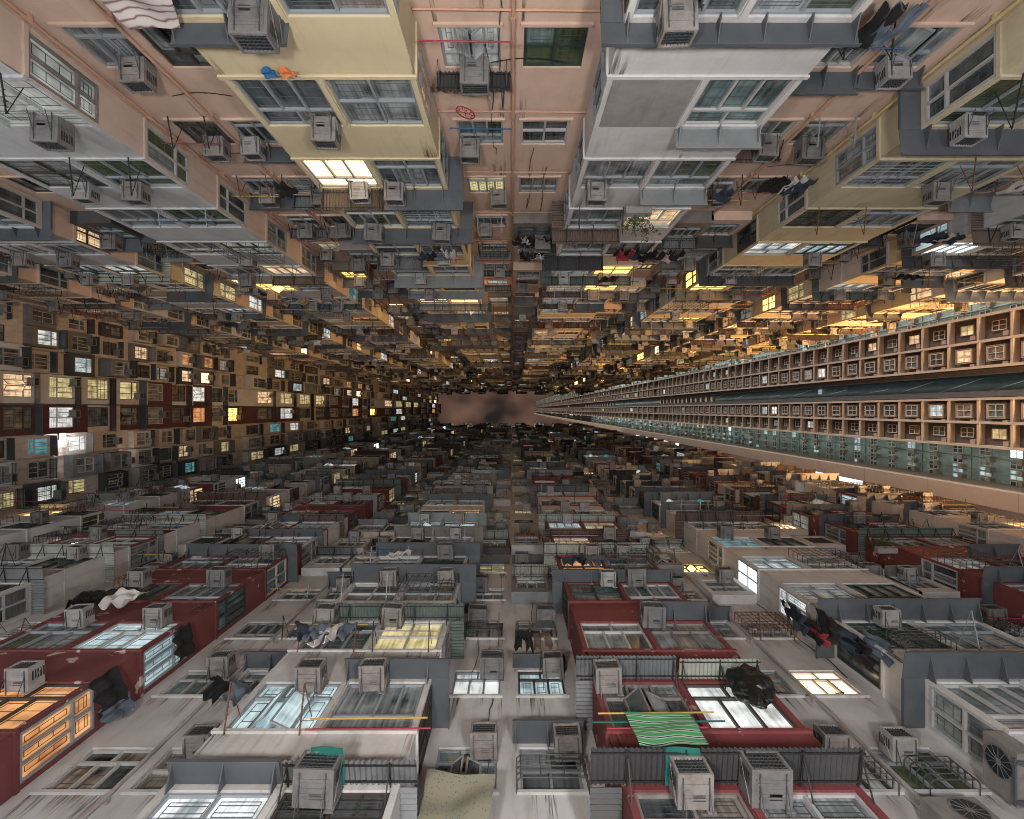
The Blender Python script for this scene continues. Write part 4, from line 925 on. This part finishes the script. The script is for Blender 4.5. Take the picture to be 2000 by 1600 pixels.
# plants on two bays
def plant(name, loc, out, spread, n, lab, seed, flower=None):
    rr = random.Random(seed); r = tag(empty(name, loc), lab, 'plant'); st = MB(); lf = MB(); fl = MB()
    for q in range(7):
        tip = Vector((rr.uniform(-1, 1) * spread, out[1] * rr.uniform(.2, .6), rr.uniform(-.15, .5))); st.bar((0, 0, 0), tuple(tip), .007, 'leaf', 4)
        for k in range(n):
            t = rr.uniform(.3, 1.1); c = tip * t + Vector((rr.gauss(0, .07), rr.gauss(0, .06), rr.gauss(0, .07)))
            a = Vector((rr.gauss(0, 1), rr.gauss(0, 1), rr.gauss(0, 1))).normalized(); b = a.orthogonal().normalized(); l = rr.uniform(.04, .075)
            lf.quad(tuple(c - a * l), tuple(c + b * l * .4), tuple(c + a * l), tuple(c - b * l * .4), 'leaf')
    if flower:
        for k in range(3):
            c = Vector((-.25 + .3 * k, out[1] * .35, .2 + .1 * k))
            for j in range(24):
                a = Vector((rr.gauss(0, 1), rr.gauss(0, 1), rr.gauss(0, 1))).normalized(); b = a.orthogonal().normalized() * .035; e = c + a * .05
                fl.quad(tuple(e - b), tuple(e + a.cross(b)), tuple(e + b), tuple(e - a.cross(b)), flower[k % len(flower)])
        link('flower', fl.mesh('flower'), r)
    po = MB(); po.prism([(-.09, -.2), (.09, -.2), (.12, 0), (-.12, 0)], -.35, .35, 'concrete'); link('planter', po.mesh('planter'), r)
    link('stem', st.mesh('stem'), r); link('foliage', lf.mesh('foliage'), r)
plant('potted_plant', (3.40, -5.35, 13.9), (0, 1, 0), .55, 26, 'leafy plant with red and white flowers on the fourth white bay', 2, ['cloth_red', 'cloth_white'])
plant('potted_plant', (13.3, 5.0, 18.3), (0, -1, 0), .4, 30, 'leafy shrub growing before the white sheet of the outer bays', 5)
m = MB()
for k in range(20):
    a, b = 2 * PI * k / 20, 2 * PI * (k + 1) / 20
    m.bar((.19 * math.cos(a), 0, .19 * math.sin(a)), (.19 * math.cos(b), 0, .19 * math.sin(b)), .012, 'cloth_red', 5)
    if k % 2 == 0: m.bar((.19 * math.cos(a), 0, .19 * math.sin(a)), (.12 * math.cos(a), .02, .12 * math.sin(a)), .010, 'cloth_red', 4)
for k in (0, 5): m.bar((.19 * math.cos(2 * PI * k / 20), 0, .19 * math.sin(2 * PI * k / 20)), (-.19 * math.cos(2 * PI * k / 20), 0, -.19 * math.sin(2 * PI * k / 20)), .007, 'cloth_red', 4)
tag(link('peg_hanger', m.mesh('peg_hanger'), None, (-.92, -5.85, 10.1), .3), 'round red peg hanger on the salmon middle strip', 'hanger')
# lit bulkhead lamps on the cream block
for (y, z, lab) in ((3.66, 38.4, 'glaring warm wall lamp on the cream wall nearest the white block'), (1.75, 33.4, 'glaring white wall lamp beside the red bays of the cream block')):
    r = tag(empty('wall_lamp', (-29.48, y, z), -PI / 2), lab, 'lamp', 'lit lamps on the cream wall')
    q = MB(); q.box(-.22, .22, 0, .12, -.18, .18, 'sheet_metal_dark'); q.bar((0, .05, .2), (0, .4, .32), .03, 'sheet_metal_dark', 6); link('housing', q.mesh('housing'), r)
    q = MB(); q.box(-.20, .20, .122, .20, -.16, .16, 'lit_glare'); link('diffuser', q.mesh('diffuser'), r)
    lamp('wall_lamp_light', 'POINT', (-28.7, y, z), (1, .72, .42) if z > 35 else (.95, .95, 1), 120, .15)
# the floodlit board that shows between the white block and the tower
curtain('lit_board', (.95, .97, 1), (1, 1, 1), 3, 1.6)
for (z0, z1, lab) in ((67, 79, 'white floodlit signboard beyond the street, lower one'), (141, 190, 'white floodlit signboard beyond the street, higher one')):
    r = tag(empty('lit_signboard', (46, 11, z0), PI / 2), lab, 'signboard'); h = z1 - z0
    q = MB(); q.box(-1.9, 2.5, -.4, 0, 0, h, 'sheet_metal'); link('frame', q.mesh('frame'), r)
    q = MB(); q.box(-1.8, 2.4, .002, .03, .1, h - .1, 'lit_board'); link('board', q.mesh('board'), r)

# ------------------------------------------------------------------ the modern tower across the street
mat('tower_render', (.42, .37, .32), .8, .12, .25, (.22, .16, .12), scale=.4)
mat('tower_frame', (.62, .60, .57), .5, .1)
mat('tower_tile', (.075, .07, .07), .6, .3, scale=3)
mat('tower_wing', (.38, .32, .27), .8, .10, .2, (.25, .18, .13), scale=.3)
mat('tower_recess', (.10, .155, .17), .25, .3, scale=.5)
mat('tower_green', (.27, .34, .32), .4, .45, .5, (.08, .11, .10), scale=.5)
mat('tower_box', (.30, .245, .20), .8, .15)
def build_tower():
    D = 38.0; rot = PI / 2
    root = tag(empty('residential_tower', (D, 0, 0), rot), 'tall tan tower with gridded window strips beyond the open end of the court', 'tower')
    fl = []
    for sc, za, zb in ((1, 30, 136), (2, 136, 274), (4, 274, 900)):
        z = za
        while z + 2.8 * sc <= zb + .01: fl.append((z, sc, zb)); z += 2.8 * sc
    top = fl[-1][0] + 2.8 * 4
    W = lambda u, d, z: (D - d, u, z)
    strips = [(-7.5, -3.4), (-.85, 2.95)]
    body = MB(); grid = MB(); wing = MB(); rec = MB(); green = MB(); boxes = MB(); wins = []
    body.box(-7.5, 2.95, -8, -2.6, 2, top, 'tower_recess'); nbx = 0
    for si, (a, b) in enumerate(strips):
        body.box(a, b, -2.58, 0, 2, top, 'tower_tile')
        m = (a + b) / 2; ff = (a, m, b)
        for u in ff: grid.box(u - .10, u + .10, .002, .56, 2, top, 'tower_render')
        for (z, sc, zb) in fl:
            grid.box(a + .10, m - .10, .002, .52, z - .10 * sc, z + .10 * sc, 'tower_render'); grid.box(m + .10, b - .10, .002, .52, z - .10 * sc, z + .10 * sc, 'tower_render')
            for ci in range(2):
                c0, c1 = (a, m) if ci == 0 else (m, b); inner = (si == 0 and ci == 1) or (si == 1 and ci == 0)
                uc = (c0 + c1) / 2
                if inner:
                    w, h = 1.0, 1.35
                    bxm = MB()
                    bxm.box(uc - .62, uc + .62, .002, .40, z + .62 * sc, z + .72 * sc, 'tower_box'); bxm.box(uc - .62, uc + .62, .002, .40, z + 2.12 * sc, z + 2.22 * sc, 'tower_box')
                    for e in (-.62, .54): bxm.box(uc + e, uc + e + .08, .002, .40, z + .72 * sc, z + 2.12 * sc, 'tower_box')
                    if sc == 1 and nbx < 70: nbx += 1; link('window_box', bxm.mesh('window_box'), root)
                    else: boxes.add(bxm, 0, 0, 0, 0)
                    wins.append((uc, .32, z + .74 * sc, sc, w, h, si, ci))
                    boxes.box(uc + .72, uc + 1.0 if c1 - c0 > 2.0 else uc + .85, .002, .35, z + .5 * sc, z + .9 * sc, 'tower_box')
                else:
                    wins.append((uc - .1, .03, z + .85 * sc, sc, .8, 1.2, si, ci))
                    boxes.box(uc + .45, uc + .8, .002, .42, z + .35 * sc, z + .8 * sc, 'tower_box')
    # ribs that close the recess near each top
    u0, u1 = strips[0][1] + .14, strips[1][0] - .14
    for (z, sc, zb) in fl:
        if z > zb * .70: grid.box(u0, u1, -.5, .1, z - .35 * sc, z + .5 * sc, 'tower_render')
    for u in (u0 + .02, u1 - .5): rec.box(u, u + .48, -2.57, .3, 2, top, 'sheet_metal')
    for k in range(26):
        rr = pick('rec', k); z = 38 * (1.12 ** k); rec.bar((-2.9 + rr.random(), -1.2, z), (-1.5, -1.0, z + 6 * z / 60), .04, 'aluminium', 4)
        if k % 5 == 0: rec.box(-2.6, -2.0, -2.55, -2.3, z, z * 1.006, 'lit_cool')
    # set-back green facades on both sides and the blank pale wing
    for (a, b) in ((2.97, 7.4), (-14, -7.52)):
        green.box(a, b, -9, -4, 2, top, 'tower_green')
        for (z, sc, zb) in fl:
            for k in range(4 if a > 0 else 5):
                uc = a + .7 + k * ((b - a - .8) / (4 if a > 0 else 5)); rr = pick('grn', a, k, z)
                wins.append((uc, -3.98, z + .8 * sc, sc, .8, 1.1, 2, k))
                if rr.random() < .7: boxes.box(uc + .5, uc + .95, -3.998, -3.55, z + .5 * sc, z + .9 * sc, 'tower_box')
            if int(z) % 2 == 0: green.box(a, b, -3.998, -3.9, z - .06 * sc, z + .06 * sc, 'tower_green')
        for k in (1, 2, 3): green.bar((a + k * (b - a) / 4 + .25, -3.9, 2), (a + k * (b - a) / 4 + .25, -3.9, top), .08, 'tower_green', 6)
    wing.box(6.35, 7.75, -9, 0, 2, top, 'tower_wing')
    for (z, sc, zb) in fl[::3]: wing.box(6.34, 7.76, -.01, .012, z - .03 * sc, z + .03 * sc, 'tower_box')
    link('core', body.mesh('core'), root); link('facade_grid', grid.mesh('facade_grid'), root); link('recess', rec.mesh('recess'), root)
    link('set_back_facade', green.mesh('set_back_facade'), root); link('side_wing', wing.mesh('side_wing'), root); tag(link('small_boxes', boxes.mesh('small_boxes'), root), kind='stuff')
    lst = []
    for (u, d, z, sc, w, h, si, ci) in wins:
        rr = pick('tw', si, ci, round(z / sc, 1)); p = rr.random()
        pm = 'pane_dark' if p < .45 else rr.choice(['pane_curtain', 'pane_blind', 'pane_curtain_warm', 'pane_teal']) if p < .84 else rr.choice(['lit_cool', 'lit_white', 'lit_warm', 'lit_pale', 'lit_yellow'])
        if si == 2 and ci == 0 and p < .30 and u > 0: pm = rr.choice(['lit_white_bright', 'lit_cool', 'lit_warm'])
        elif si == 2 and p > .62: pm = rr.choice(['lit_cool', 'lit_cool', 'lit_warm', 'lit_pale', 'pane_curtain'])
        c = [W(u + a * w / 2, d, z + b * h) for a in (-1, 1) for b in (0, 1)]
        lst.append((on_screen(c), u, d, z, sc, (w, h, 2, 'tower_frame', pm, pm)))
    lst.sort(key=bias); big = MB(); k = 0
    for (area, u, d, z, sc, spec) in lst:
        e = window_proto(*spec)
        if k < 100 and sc == 1 and area > 1e-6:
            fo = link('window', mesh_of(e, 0, 'window'), root, (u, d + .05, z)); link('pane', mesh_of(e, 1, 'pane'), fo); k += 1
        elif area > 0: big.add(e[0][0], u, d + .05, z, 0, sc); big.add(e[0][1], u, d + .05, z, 0, sc)
    tag(link('windows', big.mesh('windows'), root), kind='stuff')
build_tower()
# unseen tall area lights added to brighten the set-back facades and the recess
for (y, z, l_, p) in ((4.6, 80, 100, 480), (4.6, 200, 140, 800), (-9.6, 80, 100, 560), (-9.6, 200, 140, 900), (-2.1, 80, 100, 110), (-2.1, 200, 140, 180)):
    d = lamp('facade_fill_light', 'AREA', (38.8, y, z), (.86, 1, .93), p, .3, rot=(0, -PI / 2, 0)).data
    d.shape = 'RECTANGLE'; d.size = l_; d.size_y = .3

# ------------------------------------------------------------------ ground
g = MB(); g.quad((-1500, -1500, -1.6), (1500, -1500, -1.6), (1500, 1500, -1.6), (-1500, 1500, -1.6), 'asphalt')
tag(link('ground', g.mesh('ground')), 'dark paved ground of the courtyard', 'ground', kind='structure')
